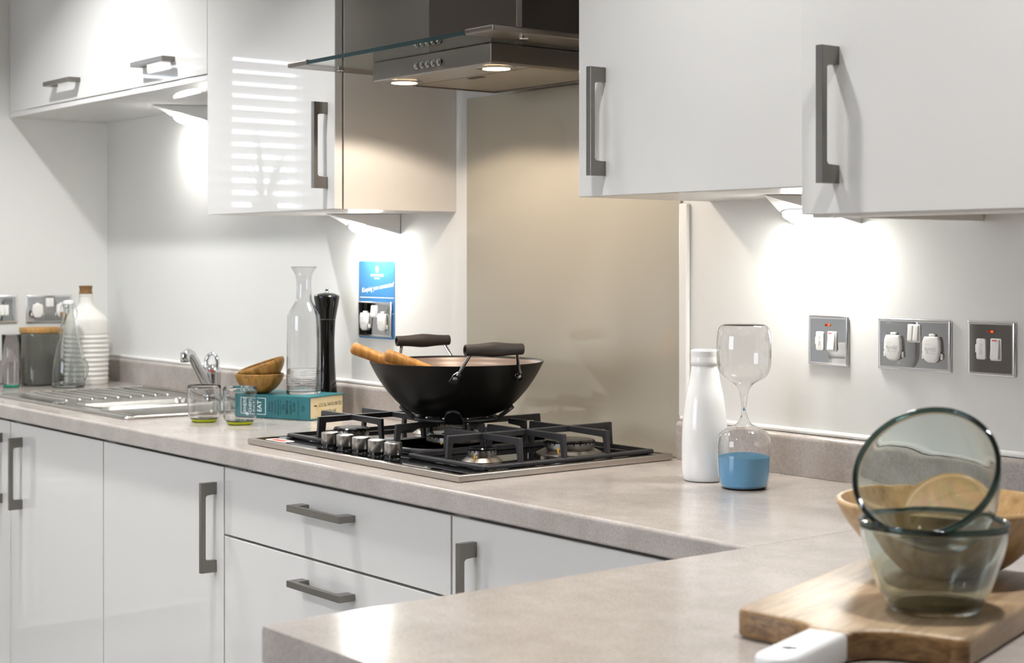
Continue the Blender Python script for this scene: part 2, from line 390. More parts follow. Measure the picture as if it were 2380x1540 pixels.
# venetian blind
bl = thing('venetian_blind', 'white venetian blind of flat slats hung in the window of the left wall', 'blind', (XL-0.03, (WIN[0]+WIN[1])/2, WIN[2]+0.03))
obj('head_rail', bx(XL-0.06, XL-0.005, WIN[0]+0.01, WIN[1]-0.01, WIN[3]-0.03, WIN[3]-0.002, 0.003), M['slat'], bl)
sm = None; z = WIN[3]-0.055; first = None
while z > WIN[2]+0.05:
    if first is None:
        b = bx(-0.024, 0.024, WIN[0]+0.012, WIN[1]-0.012, -0.0012, 0.0012)
        bmesh.ops.rotate(b, verts=b.verts, cent=(0, 0, 0), matrix=Matrix.Rotation(math.radians(-28), 3, 'Y'))
        shift(b, Vector((XL-0.032, 0, z))); first = obj('slat', b, M['slat'], bl); z0s = z
    else:
        c = first.copy(); COL.objects.link(c); c.location.z += z - z0s
    z -= 0.0415
obj('bottom_rail', bx(XL-0.055, XL-0.01, WIN[0]+0.012, WIN[1]-0.012, WIN[2]+0.004, WIN[2]+0.02, 0.003), M['slat'], bl)
# radiator under the window
rd = thing('radiator', 'white panel radiator with vertical flutes under the window on the left wall', 'radiator', (XL+0.05, -1.18, -0.77))
obj('panel', bx(XL+0.035, XL+0.075, -1.52, -0.84, -0.75, -0.30, 0.006), M['radiator'], rd)
obj('flute', join([bx(XL+0.0752, XL+0.085, -1.50+k*0.0333, -1.482+k*0.0333, -0.71, -0.34, 0.004, 1) for k in range(20)]), M['radiator'], rd)
for y in (-1.4, -1.0): obj('bracket', bx(XL+0.001, XL+0.036, y, y+0.03, -0.6, -0.5), M['radiator'], rd)
# spiky plant on the sill
pl = thing('potted_plant', 'spiky grass plant in a grey pot standing on the window sill', 'plant', (XL+0.045, -1.20, WIN[2]-0.0018))
obj('pot', lathe(bmesh.new(), [(0, 0), (0.035, 0), (0.047, 0.085), (0.043, 0.085), (0.038, 0.07), (0, 0.07)], 24, (XL+0.045, -1.20, WIN[2]-0.0018)), M['pot'], pl, smooth=40)
bm = bmesh.new()
for k in range(22):
    a = random.uniform(0, 2*PI); sp = random.uniform(0.03, 0.13); h = random.uniform(0.26, 0.34) if k < 3 else random.uniform(0.05, 0.2)
    c = Vector((XL+0.045, -1.20, WIN[2]+0.065)); e = c + Vector((abs(math.cos(a))*sp*0.5, math.sin(a)*sp*1.6, h))
    tube(bm, bez(c, c*0.5+e*0.5+Vector((0, 0, 0.05)), e, 5), [0.004, 0.0042, 0.004, 0.003, 0.002, 0.0006], 5, flat=0.3)
lf = obj('leaves', bm, M['leaf'], pl, smooth=True); lf['kind'] = 'stuff'
# ceiling downlights
proto = None
for i, (x, y) in enumerate([(-1.0, -0.85), (0.1, -0.9), (1.2, -0.78), (2.1, -0.74), (-0.9, -2.7), (0.3, -2.7), (1.5, -2.7), (-0.6, -4.0), (0.8, -4.0)]):
    if proto is None:
        proto = thing('ceiling_downlight', 'round recessed white downlight in the kitchen ceiling', 'ceiling light', (x, y, ZC-0.006), group='ceiling downlights', local=True)
        obj('bezel', lathe(bmesh.new(), [(0.035, 0.004), (0.048, 0.0055), (0.048, 0.0), (0.043, -0.003), (0.035, 0.001), (0.035, 0.004)], 28), M['trim'], proto, smooth=40, local=True)
        obj('lens', cyl(bmesh.new(), 0.034, 0.002, 0.005, seg=24), M['ceillamp'], proto, local=True)
    else:
        c = copy_tree(proto); c.location = (x, y, ZC-0.006)
    light('downlight_lamp', 'AREA', (x, y, ZC-0.02), (0, 0, 0), CEIL_W*(2.1, 1.0, 0.78, 0.9)[i] if i < 4 else REAR_W, (1, 1.0, 0.985), shape='DISK', size=0.08, spread=math.radians((128, 105, 105, 105)[i]) if i < 4 else math.radians(140))

# ------------------------------------------------------------------ handles
def handle_bm(vertical, x, y, z, L=0.187, wd=0.0125, dep=0.035, leg=0.025, th=0.0085):
    """bow handle, C-shaped; (x,y,z) = lower left front corner of the bar; y is the front face"""
    c = [(0, 0), (L, 0), (L, dep), (L-leg, dep), (L-leg, th+0.004), (L-leg-0.004, th), (leg+0.004, th), (leg, th+0.004), (leg, dep), (0, dep)]
    bm = bmesh.new()
    if vertical:   # local x -> z, local y -> +y, local z -> +x
        Mx = Matrix(((0, 0, 1, x), (0, 1, 0, y), (1, 0, 0, z), (0, 0, 0, 1)))
    else:          # local x -> x, local y -> +y, local z -> z
        Mx = Matrix(((1, 0, 0, x), (0, 1, 0, y), (0, 0, 1, z), (0, 0, 0, 1)))
    return prism(bm, c, 0, wd, Mx, bev=0.0009, seg=2)
# ------------------------------------------------------------------ base units
YD = -0.582
def front(name, x0, x1, z0, z1, parent, y=YD, th=0.019):
    return obj(name, bx(x0, x1, y, y+th, z0, z1, 0.0012, 2), M['gloss'], parent, smooth=30)
def base_unit(x0, x1, label, hx=None, drawers=None):
    t = thing('base_cabinet', label, 'cabinet', ((x0+x1)/2, -0.3, ZF+0.15))
    b = bmesh.new()      # open-topped carcass: back, sides, bottom (the hob and the sink hang into it)
    X0, X1 = x0-0.0008, x1+0.0008
    box(b, X0, X0+0.018, -0.559, -0.02, ZF+0.15, -0.0385); box(b, X1-0.018, X1, -0.559, -0.02, ZF+0.15, -0.0385)
    box(b, X0+0.0181, X1-0.0181, -0.559, -0.02, ZF+0.15, ZF+0.168); box(b, X0+0.0181, X1-0.0181, -0.038, -0.02, ZF+0.1685, -0.0385)
    obj('carcass', b, M['carcass'], t)
    if drawers:
        for (z0, z1, hz) in drawers:
            d = front('drawer', x0+0.0015, x1-0.0015, z0, z1, t)
            if hz is not None: obj('handle', handle_bm(False, 0.3125, YD-0.035, hz-0.0065), M['nickel'], d, smooth=30)
    else:
        d = front('door', x0+0.0015, x1-0.0015, ZF+0.155, -0.0465, t)
        if hx is not None: obj('handle', handle_bm(True, hx, YD-0.035, -0.2685), M['nickel'], d, smooth=30)
    return t
base_unit(-1.782, -1.1860, 'white base cabinet in the corner by the left wall, under the sink drainer', hx=-1.254)
base_unit(-1.1845, -0.5985, 'white base cabinet below the sink bowls, handle at its left', hx=-1.1121)
base_unit(-0.5970, -0.0010, 'white base cabinet left of the drawers, upright handle on its right', hx=-0.0446)
base_unit(0.0005, 0.7955, 'wide white drawer unit with bow handles below the gas hob', drawers=[(-0.1845, -0.0465, -0.090), (-0.470, -0.1890, -0.2335), (ZF+0.155, -0.4745, -0.52)])
base_unit(0.797, 1.4300, 'white corner base cabinet right of the drawers, partly hidden by the peninsula', hx=0.8551)
struct(obj('trim_2', bx(-1.8795, 1.43, -0.53, -0.515, ZF+0.0005, ZF+0.1495), M['plinth']))
fp = obj('filler_panel', bx(-1.8795, -1.784, YD+0.002, -0.02, ZF+0.15, -0.0385), M['gloss']); tag(fp, 'narrow white filler panel between the base units and left wall', 'panel')
# peninsula
pc = thing('peninsula_cabinet', 'white peninsula base carrying the worktop in the foreground', 'cabinet', (1.8, -0.65, ZF+0.0005))
obj('carcass', bx(1.508, 2.05, -1.29, -0.02, ZF+0.1, -0.0385), M['carcass'], pc)
obj('end_panel', bx(1.505, 2.12, -1.315, -1.2905, ZF+0.001, -0.0385, 0.001), M['gloss'], pc)
obj('plinth', bx(1.53, 2.02, -1.28, -0.03, ZF+0.0005, ZF+0.0995), M['plinth'], pc)

# ------------------------------------------------------------------ worktops
SINK = (-1.455, -0.615, -0.505, -0.085)        # cut-out for the sink
HOB = (0.0425, 0.7445, -0.522, -0.055)         # cut-out for the hob
XJ = 1.4905
bm = bmesh.new()
z0, z1 = -0.038, 0.0
for (a, b, c, d) in ((-1.8795, SINK[0], SINK[2], SINK[3]), (SINK[1], HOB[0], SINK[2], SINK[3]), (HOB[1], XJ, -0.53, -0.055)): pass
r = 0.006
prof = [(-0.6, z0+0.003), (-0.597, z0), (0, z0), (0, z1), (-0.6+r, z1)] + [(-0.6+r-r*math.sin(k*PI/20), z1-r+r*math.cos(k*PI/20)) for k in range(1, 11)]
def strip(bm, prof, xa, xb):
    Mx = Matrix(((0, 0, 1, 0), (1, 0, 0, 0), (0, 1, 0, 0), (0, 0, 0, 1)))
    prism(bm, prof, xa, xb, Mx)
def clip(prof, ya, yb):
    return [(max(min(y, yb), ya), z) for y, z in prof]
fr = [(y, z) if y < -0.3 else (-0.53, z) for y, z in prof]
strip(bm, fr, -1.8795, XJ)                                               # front strip to y = -0.53
box(bm, -1.8795, XJ, -0.055, -0.0005, z0, z1)                            # back strip
box(bm, -1.8795, SINK[0], -0.53, -0.055, z0, z1)
box(bm, SINK[0], SINK[1], -0.53, SINK[2], z0, z1); box(bm, SINK[0], SINK[1], SINK[3], -0.055, z0, z1)
box(bm, SINK[1], HOB[0], -0.53, -0.055, z0, z1)
box(bm, HOB[0], HOB[1], -0.53, HOB[2], z0, z1)
box(bm, HOB[1], XJ, -0.53, -0.055, z0, z1)
bmesh.ops.remove_doubles(bm, verts=bm.verts, dist=0.00002)
wt = obj('worktop', bm, M['worktop'], smooth=30); tag(wt, 'long beige stone-effect worktop along the wall, under the hob and sink', 'worktop')
poly = rrect(1.488, 2.46, -1.3345, -0.0005, 0.008, 4)
poly = [(1.488, -0.6), (1.488, -1.3265)] + [(1.496-0.008*math.cos(k*PI/10), -1.3265-0.008*math.sin(k*PI/10)) for k in range(1, 6)] + [(2.46, -1.3345), (2.46, -0.0005), (1.4912, -0.0005), (1.4912, -0.6)]
bm = prism(bmesh.new(), poly, z0, z1)
es = [e for e in bm.edges if all(v.co.z > -0.001 for v in e.verts) and all(v.co.y < -0.599 for v in e.verts) and not all(v.co.x > 2.4 for v in e.verts)]
bmesh.ops.bevel(bm, geom=es, offset=0.005, segments=8, affect='EDGES', profile=0.5)
wt2 = obj('worktop', bm, M['worktop'], smooth=30); tag(wt2, 'beige stone-effect peninsula worktop in the foreground, carrying the chopping board', 'worktop')
# upstands (rounded top edge) with a sealant bead, enlarged and white to hold the edge highlight
def upst(x0, x1, label):
    ht, th, rr = 0.074, 0.020, 0.010
    p = [(-th, 0.0005), (-0.0005, 0.0005), (-0.0005, ht), (-th+rr, ht)] + [(-th+rr-rr*math.sin(k*PI/12), ht-rr+rr*math.cos(k*PI/12)) for k in range(1, 7)]
    b = bmesh.new(); strip(b, p, x0, x1)
    o = thing('upstand', label, 'upstand', ((x0+x1)/2, -0.01, 0.0005))
    obj('strip', b, M['upstand'], o, smooth=30)
    obj('sealant_bead', bx(x0, x1, -0.0135, -0.0006, ht+0.0001, ht+0.0095, 0.004), M['silicone'], o, smooth=40, label='white sealant bead')
    return o
upst(-1.8595, 0.0640, 'beige stone-effect upstand along the wall behind the sink and cookbook')
upst(0.7555, 2.46, 'beige stone-effect upstand along the wall right of the glass splashback')
b = bx(XL+0.0005, XL+0.020, -0.598, -0.0005, 0.0005, 0.074, 0.004); tag(obj('upstand', b, M['upstand'], smooth=30), 'short beige upstand on the left wall behind the jars', 'upstand')
# glass splashback; a white strip stands in for the brightly lit edge beside it
sp = thing('splashback', 'tall beige glass splashback on the wall behind the hob', 'splashback', (0.41, -0.003, 0.0008))
obj('glass_sheet', bx(0.066, 0.752, -0.0065, -0.0005, 0.0008, 0.745, 0.0008), M['splash'], sp)
obj('edge_trim', bx(0.7524, 0.7742, -0.011, -0.0004, 0.0805, 0.4895, 0.003), M['trim'], sp, smooth=30, label='white edge trim strip')

# ------------------------------------------------------------------ wall units
YU = -0.3253; ZT = 1.21
def wall_unit(x0, x1, zb, label, handle=None, y=YU, doorx=None, zdoor=None):
    t = thing('wall_cabinet', label, 'cabinet', ((x0+x1)/2, y/2, zb))
    obj('carcass', bx(x0, x1, y+0.0235, -0.0005, zb, ZT, 0.0008), M['carcass'], t)
    dx = doorx or (x0, x1)
    d = obj('door', bx(dx[0], dx[1], y, y+0.0195, zdoor if zdoor is not None else zb, ZT, 0.0014, 2), M['gloss'], t, smooth=30)
    if handle: obj('handle', handle_bm(*handle), M['nickel'], d, smooth=30)
    return t
wa = wall_unit(-1.7285, -1.1545, 0.8370, 'white short wall cabinet next to the left wall, over the jars', (False, -1.5175, YU-0.035, 0.884))
obj('base_panel', bx(-1.8785, -1.1536, -0.322, -0.001, 0.8210, 0.8365, 0.001), M['gloss'], wa)
obj('filler', bx(-1.8785, -1.7305, -0.321, -0.30, 0.8370, ZT, 0.001), M['gloss'], wa)
wb = wall_unit(-1.1525, -0.5695, 0.8370, 'white short wall cabinet between tall cabinet and corner one, over the tap', (False, -0.9310, YU-0.035, 0.884))
obj('base_panel', bx(-1.1530, -0.5690, -0.322, -0.001, 0.8210, 0.8365, 0.001), M['gloss'], wb)
wall_unit(-0.5680, 0.0172, 0.4912, 'tall white wall cabinet left of the cooker hood, reflecting the window blind', (True, -0.0228, YU-0.035, 0.5367))
wall_unit(0.8248, 1.4140, 0.4912, 'white wall cabinet right of the cooker hood, handle near its left edge', (True, 0.8845, YU-0.035, 0.5260))
t5 = wall_unit(1.4355, 2.07, 0.4912, 'deeper white wall cabinet at far right, hung lower and nearer the camera', (True, 1.5142, -0.495, 0.485), y=-0.46, doorx=(1.458, 2.068), zdoor=0.4437)
obj('end_panel', bx(1.4152, 1.4334, -0.30, -0.0006, 0.4428, ZT, 0.001), M['carcass'], t5)
obj('pelmet', bx(1.46, 2.066, -0.439, -0.42, 0.4395, 0.4905, 0.001), M['trim'], t5)

# ------------------------------------------------------------------ triangular under-cabinet lights
def wedge_light(x0, x1, zt, label):
    xm = (x0+x1)/2; ya, yb = -0.157, -0.0022; zb = zt-0.0477; zt -= 0.0006
    t = thing('wedge_light', label, 'light', (xm, -0.05, zb), group='under-cabinet lights')
    b = bmesh.new()
    A1, A2 = b.verts.new((xm-0.002, ya, zt)), b.verts.new((xm+0.002, ya, zt))
    A1b, A2b = b.verts.new((xm-0.002, ya, zt-0.0015)), b.verts.new((xm+0.002, ya, zt-0.0015))
    TL, TR, BL, BR = (b.verts.new(p) for p in ((x0, yb, zt), (x1, yb, zt), (x0, yb, zb), (x1, yb, zb)))
    for f in ((A1, A2, TR, TL), (A1b, BL, BR, A2b), (A1, A1b, A2b, A2), (A1, TL, BL, A1b), (A2, A2b, BR, TR), (TL, TR, BR, BL)): b.faces.new(f)
    obj('housing', b, M['steel_white'], t)
    # lens on the sloping face
    P = Vector((xm, ya, zt-0.0015)); Q = Vector((xm, yb, zb)); s = (Q-P).normalized(); nrm = Vector((1, 0, 0)).cross(s).normalized()
    if nrm.z > 0: nrm = -nrm
    c = P + (Q-P)*0.69
    Mx = Matrix(((1, s.x, nrm.x, c.x), (0, s.y, nrm.y, c.y), (0, s.z, nrm.z, c.z), (0, 0, 0, 1)))
    lens = lathe(bmesh.new(), [(0, 0.0005), (1.0, 0.0005), (0.97, 0.006), (0.75, 0.0105), (0.4, 0.013), (0, 0.0138)], 32, M=Mx, sx=0.048, sy=0.036)
    obj('lens', lens, M['lamp'], t, smooth=True)
    obj('lens_ring', lathe(bmesh.new(), [(1.0, 0.0002), (1.06, 0.0002), (1.06, 0.0015), (1.0, 0.0015), (1.0, 0.0002)], 32, M=Mx, sx=0.0488, sy=0.0368), M['nickel'], t)
    return t
M['steel_white'] = mat('satin_housing', 'EDEDEC', 0.3, 0.0)
wedge_light(-1.297, -1.141, 0.8210, 'triangular under-cabinet light above the sink, below the short wall cabinets')
wedge_light(-0.362, -0.206, 0.4912, 'triangular under-cabinet light above the blue card socket, below the tall cabinet')
wedge_light(1.033, 1.189, 0.4912, 'triangular under-cabinet light above the right-hand sockets, glaring on the wall')

# ------------------------------------------------------------------ cooker hood
ZG = 0.783
hd = thing('cooker_hood', 'steel cooker hood with flat glass canopy and chimney above the hob', 'cooker hood', (0.4, -0.2, 0.744))
HX0, HX1, HY0, HY1, HZ0 = 0.226, 0.6215, -0.364, -0.045, 0.7441
bm = bmesh.new(); box(bm, HX0, HX1, HY0, HY1, HZ0+0.003, ZG-0.0005, 0.0012)
obj('body', bm, M['hoodsteel'], hd, smooth=30)
obj('lamp_panel', bx(HX0+0.002, HX1-0.002, HY0+0.002, -0.268, HZ0, HZ0+0.0029), M['steel'], hd)
ft = obj('filter', bx(HX0+0.012, HX1-0.004, -0.2665, -0.062, HZ0-0.001, HZ0+0.0029), M['filter'], hd)
obj('latch', join([bx(0.405, 0.447, -0.258, -0.243, HZ0-0.0024, HZ0-0.0011, 0.0005)]), M['blackplastic'], ft)
obj('frame', join([bx(HX0+0.002, HX1-0.002, -0.0615, -0.0465, HZ0-0.003, HZ0+0.0029), bx(HX0+0.002, HX0+0.0118, -0.2665, -0.0618, HZ0-0.003, HZ0+0.0029)]), M['hoodsteel'], hd)
for x in (0.272, 0.578):
    l = obj('lamp', lathe(bmesh.new(), [(0.0285, HZ0-0.0005), (0.0385, HZ0-0.0005), (0.0385, HZ0-0.0022), (0.0285, HZ0-0.0035), (0.0285, HZ0-0.0005)], 36, (x, -0.318, 0)), M['chrome'], hd, smooth=40)
    obj('lens', cyl(bmesh.new(), 0.0262, HZ0-0.0012, HZ0-0.0003, (x, -0.318, 0), 32), M['hoodlamp'], l)
    light('hood_lamp', 'SPOT', (x, -0.318, HZ0-0.006), (0, 0, 0), HOOD_W, (1, 0.85, 0.70), spot_size=math.radians(146), spot_blend=0.2, shadow_soft_size=0.024)
for k in range(5):
    x = 0.384 + k*0.0187
    Mx = Matrix.Translation((x, HY0, 0.7618)) @ Matrix.Rotation(PI/2, 4, 'X')
    obj('button', lathe(bmesh.new(), [(0, 0.0), (0.0068, 0.0), (0.0068, 0.002), (0.0052, 0.0022), (0.0052, 0.0052), (0.0044, 0.006), (0, 0.006)], 18, M=Mx), M['chrome'], hd, smooth=40)
obj('glass_canopy', bx(0.1215, 0.665, -0.457, -0.018, ZG, ZG+0.008, 0.0008), M['canopy'], hd)
obj('edge_band', bx(0.1215, 0.665, -0.4578, -0.4572, ZG+0.0002, ZG+0.0078), M['edge_teal'], hd, label='dark teal front edge of the glass')
for x0, x1, xs in ((0.044, 0.1212, 0.098), (0.6653, 0.751, 0.716)):
    s = obj('side_strip', bx(x0, x1, -0.4585, -0.014, ZG-0.0005, ZG+0.0105, 0.003), M['hoodsteel'], hd, smooth=30)
    for y in (-0.362, -0.12):
        obj('stud', lathe(bmesh.new(), [(0, 0), (0.009, 0), (0.009, -0.003), (0.0065, -0.0045), (0, -0.0045)], 20, (xs, y, ZG-0.0006)), M['chrome'], s, smooth=40)
obj('chimney', bx(0.262, 0.5585, -0.25, -0.0008, ZG+0.0081, ZC-0.001, 0.0015), M['chim'], hd, smooth=30)
obj('corner_strip', bx(0.5587, 0.5607, -0.2545, -0.242, ZG+0.0082, ZC-0.001), M['steel'], hd)

# ------------------------------------------------------------------ gas hob
def offset_poly(poly, d):
    n = len(poly); out = []
    area = sum(poly[i][0]*poly[(i+1) % n][1]-poly[(i+1) % n][0]*poly[i][1] for i in range(n))
    sg = 1 if area > 0 else -1
    for i in range(n):
        p0, p1, p2 = Vector(poly[i-1]), Vector(poly[i]), Vector(poly[(i+1) % n])
        a = (p1-p0).normalized(); b = (p2-p1).normalized()
        na, nb = Vector((-a.y, a.x))*sg, Vector((-b.y, b.x))*sg
        m = na+nb
        m = m.normalized() if m.length > 1e-6 else na
        k = max(m.dot(na), 0.5)
        out.append(tuple(p1 + m*d/k))
    return out
def fill(bm, loops):
    es = []
    for lp in loops:
        for i in range(len(lp)):
            a, b = lp[i], lp[(i+1) % len(lp)]
            es.append(bm.edges.get((a, b)) or bm.edges.new((a, b)))
    bmesh.ops.triangle_fill(bm, use_beauty=True, use_dissolve=False, edges=es)
def plate(outer, z0, z1, r, holes=(), n=4, Mx=None):
    """rounded slab with optional holes"""
    Mx = Mx or Matrix.Identity(4); bm = bmesh.new(); loops = []
    lv = [(r-r*math.sin(k*PI/2/n), r-r*math.cos(k*PI/2/n)) for k in range(n+1)]
    seq = [(ins, z0+dz) for ins, dz in lv] + [(ins, z1-dz) for ins, dz in lv[::-1]]
    for ins, z in seq:
        loops.append([bm.verts.new(Mx @ Vector((x, y, z))) for x, y in offset_poly(outer, ins)])
    for a, b in zip(loops[:-1], loops[1:]):
        for i in range(len(a)): bm.faces.new((a[i], a[(i+1) % len(a)], b[(i+1) % len(a)], b[i]))
    lo, hi = [loops[0]], [loops[-1]]
    for h in holes:
        a = [bm.verts.new(Mx @ Vector((x, y, z0))) for x, y in h]; b = [bm.verts.new(Mx @ Vector((x, y, z1))) for x, y in h]
        for i in range(len(a)): bm.faces.new((a[i], a[(i+1) % len(a)], b[(i+1) % len(a)], b[i]))
        lo.append(a); hi.append(b)
    if holes: fill(bm, lo); fill(bm, hi)
    else: bm.faces.new(loops[0][::-1]); bm.faces.new(loops[-1])
    return bm
hob = thing('gas_hob', 'five-burner gas hob, black glass in a steel frame, set in the worktop', 'hob', (0.394, -0.29, 0.0005))
hx0, hx1, hy0, hy1 = 0.0256, 0.7617, -0.5416, -0.0355
obj('frame', plate([(hx0, hy0), (hx1, hy0), (hx1, hy1), (hx0, hy1)], 0.0005, 0.0125, 0.0022, holes=[[(hx0+0.011, hy0+0.011), (hx1-0.011, hy0+0.011), (hx1-0.011, hy1-0.011), (hx0+0.011, hy1-0.011)]]), M['steel'], hob, smooth=40)
obj('glass_top', bx(hx0+0.0112, hx1-0.0112, hy0+0.0112, hy1-0.0112, 0.003, 0.0118), M['blackglass'], hob)
tr = obj('tray', bx(HOB[0]+0.004, HOB[1]-0.004, HOB[2]+0.004, HOB[3]-0.004, -0.034, 0.0028), M['enamel'], hob)
def burner(x, y, rb, rc, big=False):
    b = obj('burner', lathe(bmesh.new(), [(0, 0.0119), (rb, 0.0119), (rb, 0.0128), (rb*0.78, 0.0195), (rb*0.74, 0.0202), (rc*0.86, 0.0202), (rc*0.86, 0.0235), (0, 0.0235)], 40, (x, y, 0)), M['steel'], hob, smooth=35)
    n = max(16, int(rc*520)//2*2)
    if big: pr = [(rc*0.45, 0.0236), (rc, 0.0236), (rc, 0.0325), (rc*0.98, 0.0332), (rc*0.45, 0.0332), (rc*0.45, 0.0236)]
    else: pr = [(0, 0.0236), (rc, 0.0236), (rc, 0.0325), (rc*0.98, 0.0332), (0, 0.0332)]
    obj('flame_ring', lathe(bmesh.new(), pr, 48, (x, y, 0)), M['knob'], b, smooth=35)
    sl = bmesh.new()
    for k in range(n):
        a = 2*PI*k/n; q = bx(rc*0.93, rc+0.0006, -0.0011, 0.0011, 0.0295, 0.0331)
        bmesh.ops.transform(q, matrix=T(x, y, 0) @ Matrix.Rotation(a, 4, 'Z'), verts=q.verts)
        me = bpy.data.meshes.new('t'); q.to_mesh(me); q.free(); sl.from_mesh(me); bpy.data.meshes.remove(me)
    obj('slots', sl, M['hole'], b)
    if big: cp = [(rc*0.5, 0.0333), (rc*1.01, 0.0333), (rc*1.01, 0.0358), (rc*0.95, 0.0378), (rc*0.6, 0.0378), (rc*0.5, 0.0362), (rc*0.5, 0.0333)]
    else: cp = [(0, 0.0333), (rc*1.02, 0.0333), (rc*1.03, 0.0355), (rc*0.97, 0.0378), (rc*0.6, 0.0388), (0, 0.0391)]
    obj('cap', lathe(bmesh.new(), cp, 48, (x, y, 0)), M['enamel'], b, smooth=35)
    if big:
        obj('inner_burner', join([cyl(bmesh.new(), rc*0.24, 0.0236, 0.034, (x, y, 0), 28)]), M['chrome'], b, smooth=35)
        obj('inner_cap', cyl(bmesh.new(), rc*0.26, 0.0342, 0.0385, (x, y, 0), 28, bev=0.001), M['enamel'], b, smooth=35)
    cx, cyy = x + rc*1.06*0.806*0.9 - rc*0.25, y - rc*1.06*0.592*0.9 - rc*0.5
    d = Vector((cx-x, cyy-y)).normalized()*(rc+0.004)
    obj('igniter', join([cyl(bmesh.new(), 0.0016, 0.0165, 0.0265, (x+d.x, y+d.y, 0), 10)]), M['yellow'], b)
burner(0.622, -0.385, 0.038, 0.0265); burner(0.178, -0.385, 0.047, 0.036); burner(0.178, -0.175, 0.047, 0.036)
burner(0.622, -0.175, 0.064, 0.0485); burner(0.400, -0.280, 0.080, 0.060, True)
for k in range(5):
    x = 0.264 + k*0.0565; y = -0.490 - 0.0006*k
    kb = obj('knob', lathe(bmesh.new(), [(0, 0.0195), (0.0166, 0.0195), (0.0170, 0.0202), (0.0170, 0.0405), (0.0160, 0.0418), (0.009, 0.0428), (0, 0.0430)], 36, (x, y, 0)), M['knob'], hob, smooth=35)
    obj('skirt', lathe(bmesh.new(), [(0, 0.0119), (0.0165, 0.0119), (0.0158, 0.0135), (0.0136, 0.0142), (0.0132, 0.0194), (0, 0.0194)], 32, (x, y, 0)), M['blackplastic'], kb, smooth=35)
stx = obj('sticker', prism(bmesh.new(), rrect(0.072, 0.150, -0.523, -0.492, 0.010), 0.0119, 0.0121, T(-0.012, 0, 0)), M['sticker'], hob, label='pale sticker with red lettering')
obj('lettering', join([bx(0.073+k*0.0105, 0.0815+k*0.0105, -0.517, -0.499, 0.0122, 0.0123) for k in range(5)]), M['red'], stx)

# pan supports (cast iron)
ZB, ZTOP = 0.0128, 0.064
def bar_x(bm, xs, xe, y, wd=0.0075):
    """arm along x from the spine at xs down to the base frame at xe"""
    s = 1 if xe > xs else -1
    p = [(xs, ZTOP-0.011), (xe-s*0.017, ZTOP-0.0115), (xe-s*0.0135, ZTOP-0.015), (xe-s*0.010, ZB+0.002), (xe, ZB+0.002), (xe-s*0.0035, ZTOP-0.001), (xe-s*0.0055, ZTOP), (xs, ZTOP)]
    Mx = Matrix(((1, 0, 0, 0), (0, 0, 1, y-wd/2), (0, 1, 0, 0), (0, 0, 0, 1)))
    return prism(bm, p, 0, wd, Mx, bev=0.0014, seg=2)
def bar_y(bm, ys, ye, x, wd=0.0075):
    s = 1 if ye > ys else -1
    p = [(ys, ZTOP-0.011), (ye-s*0.017, ZTOP-0.0115), (ye-s*0.0135, ZTOP-0.015), (ye-s*0.010, ZB+0.002), (ye, ZB+0.002), (ye-s*0.0035, ZTOP-0.001), (ye-s*0.0055, ZTOP), (ys, ZTOP)]
    Mx = Matrix(((0, 0, 1, x-wd/2), (1, 0, 0, 0), (0, 1, 0, 0), (0, 0, 0, 1)))
    return prism(bm, p, 0, wd, Mx, bev=0.0014, seg=2)
def grate(x0, x1, xs, label, ya=-0.470, yb=-0.063):
    t = thing('pan_support', label, 'pan support', ((x0+x1)/2, (ya+yb)/2, ZB-0.0008))
    fr = plate(rrect(x0, x1, ya, yb, 0.006), ZB, ZB+0.0085, 0.003, holes=[rrect(x0+0.0095, x1-0.0095, ya+0.0095, yb-0.0095, 0.004)])
    obj('base_frame', fr, M['iron'], t, smooth=40)
    obj('spine', join([bar_y(bmesh.new(), -0.28, ya+0.002, xs), bar_y(bmesh.new(), -0.28, yb-0.002, xs)]), M['iron'], t)
    for y in (-0.385, -0.283, -0.178):
        obj('finger', bar_x(bmesh.new(), xs, x1-0.001, y), M['iron'], t)
        obj('finger', bar_x(bmesh.new(), xs, x0+0.001, y), M['iron'], t)
    obj('foot', join([cyl(bmesh.new(), 0.004, 0.0119, ZB+0.001, (x, y, 0), 10) for x in (x0+0.012, x1-0.012) for y in (ya+0.012, yb-0.012)]), M['blackplastic'], t)
    return t
grate(0.060, 0.297, 0.178, 'black cast iron pan support at the left of the hob, next to the book')
grate(0.503, 0.742, 0.622, 'black cast iron pan support at the right of the hob, clear of the wok')
t = thing('pan_support', 'black cast iron pan support in the middle of the hob, under the wok', 'pan support', (0.4, -0.27, ZB-0.0008))
xa, xb, yb = 0.303, 0.497, -0.063
arc = [(0.4+0.097*math.cos(a), -0.372+0.060*math.sin(a)) for a in [PI + PI*k/14 for k in range(15)]]
out = arc + [(xb, yb-0.005), (xb-0.005, yb), (xa+0.005, yb), (xa, yb-0.005)]
obj('base_frame', plate(out, ZB, ZB+0.0085, 0.003, holes=[offset_poly(out, 0.0095)]), M['iron'], t, smooth=40)
for bmx in (bar_x(bmesh.new(), 0.352, xa+0.001, -0.283), bar_x(bmesh.new(), 0.448, xb-0.001, -0.283), bar_y(bmesh.new(), -0.328, -0.430, 0.4), bar_y(bmesh.new(), -0.232, yb-0.001, 0.4),
            bar_x(bmesh.new(), 0.36, xa+0.001, -0.178), bar_x(bmesh.new(), 0.44, xb-0.001, -0.178)):
    obj('finger', bmx, M['iron'], t)
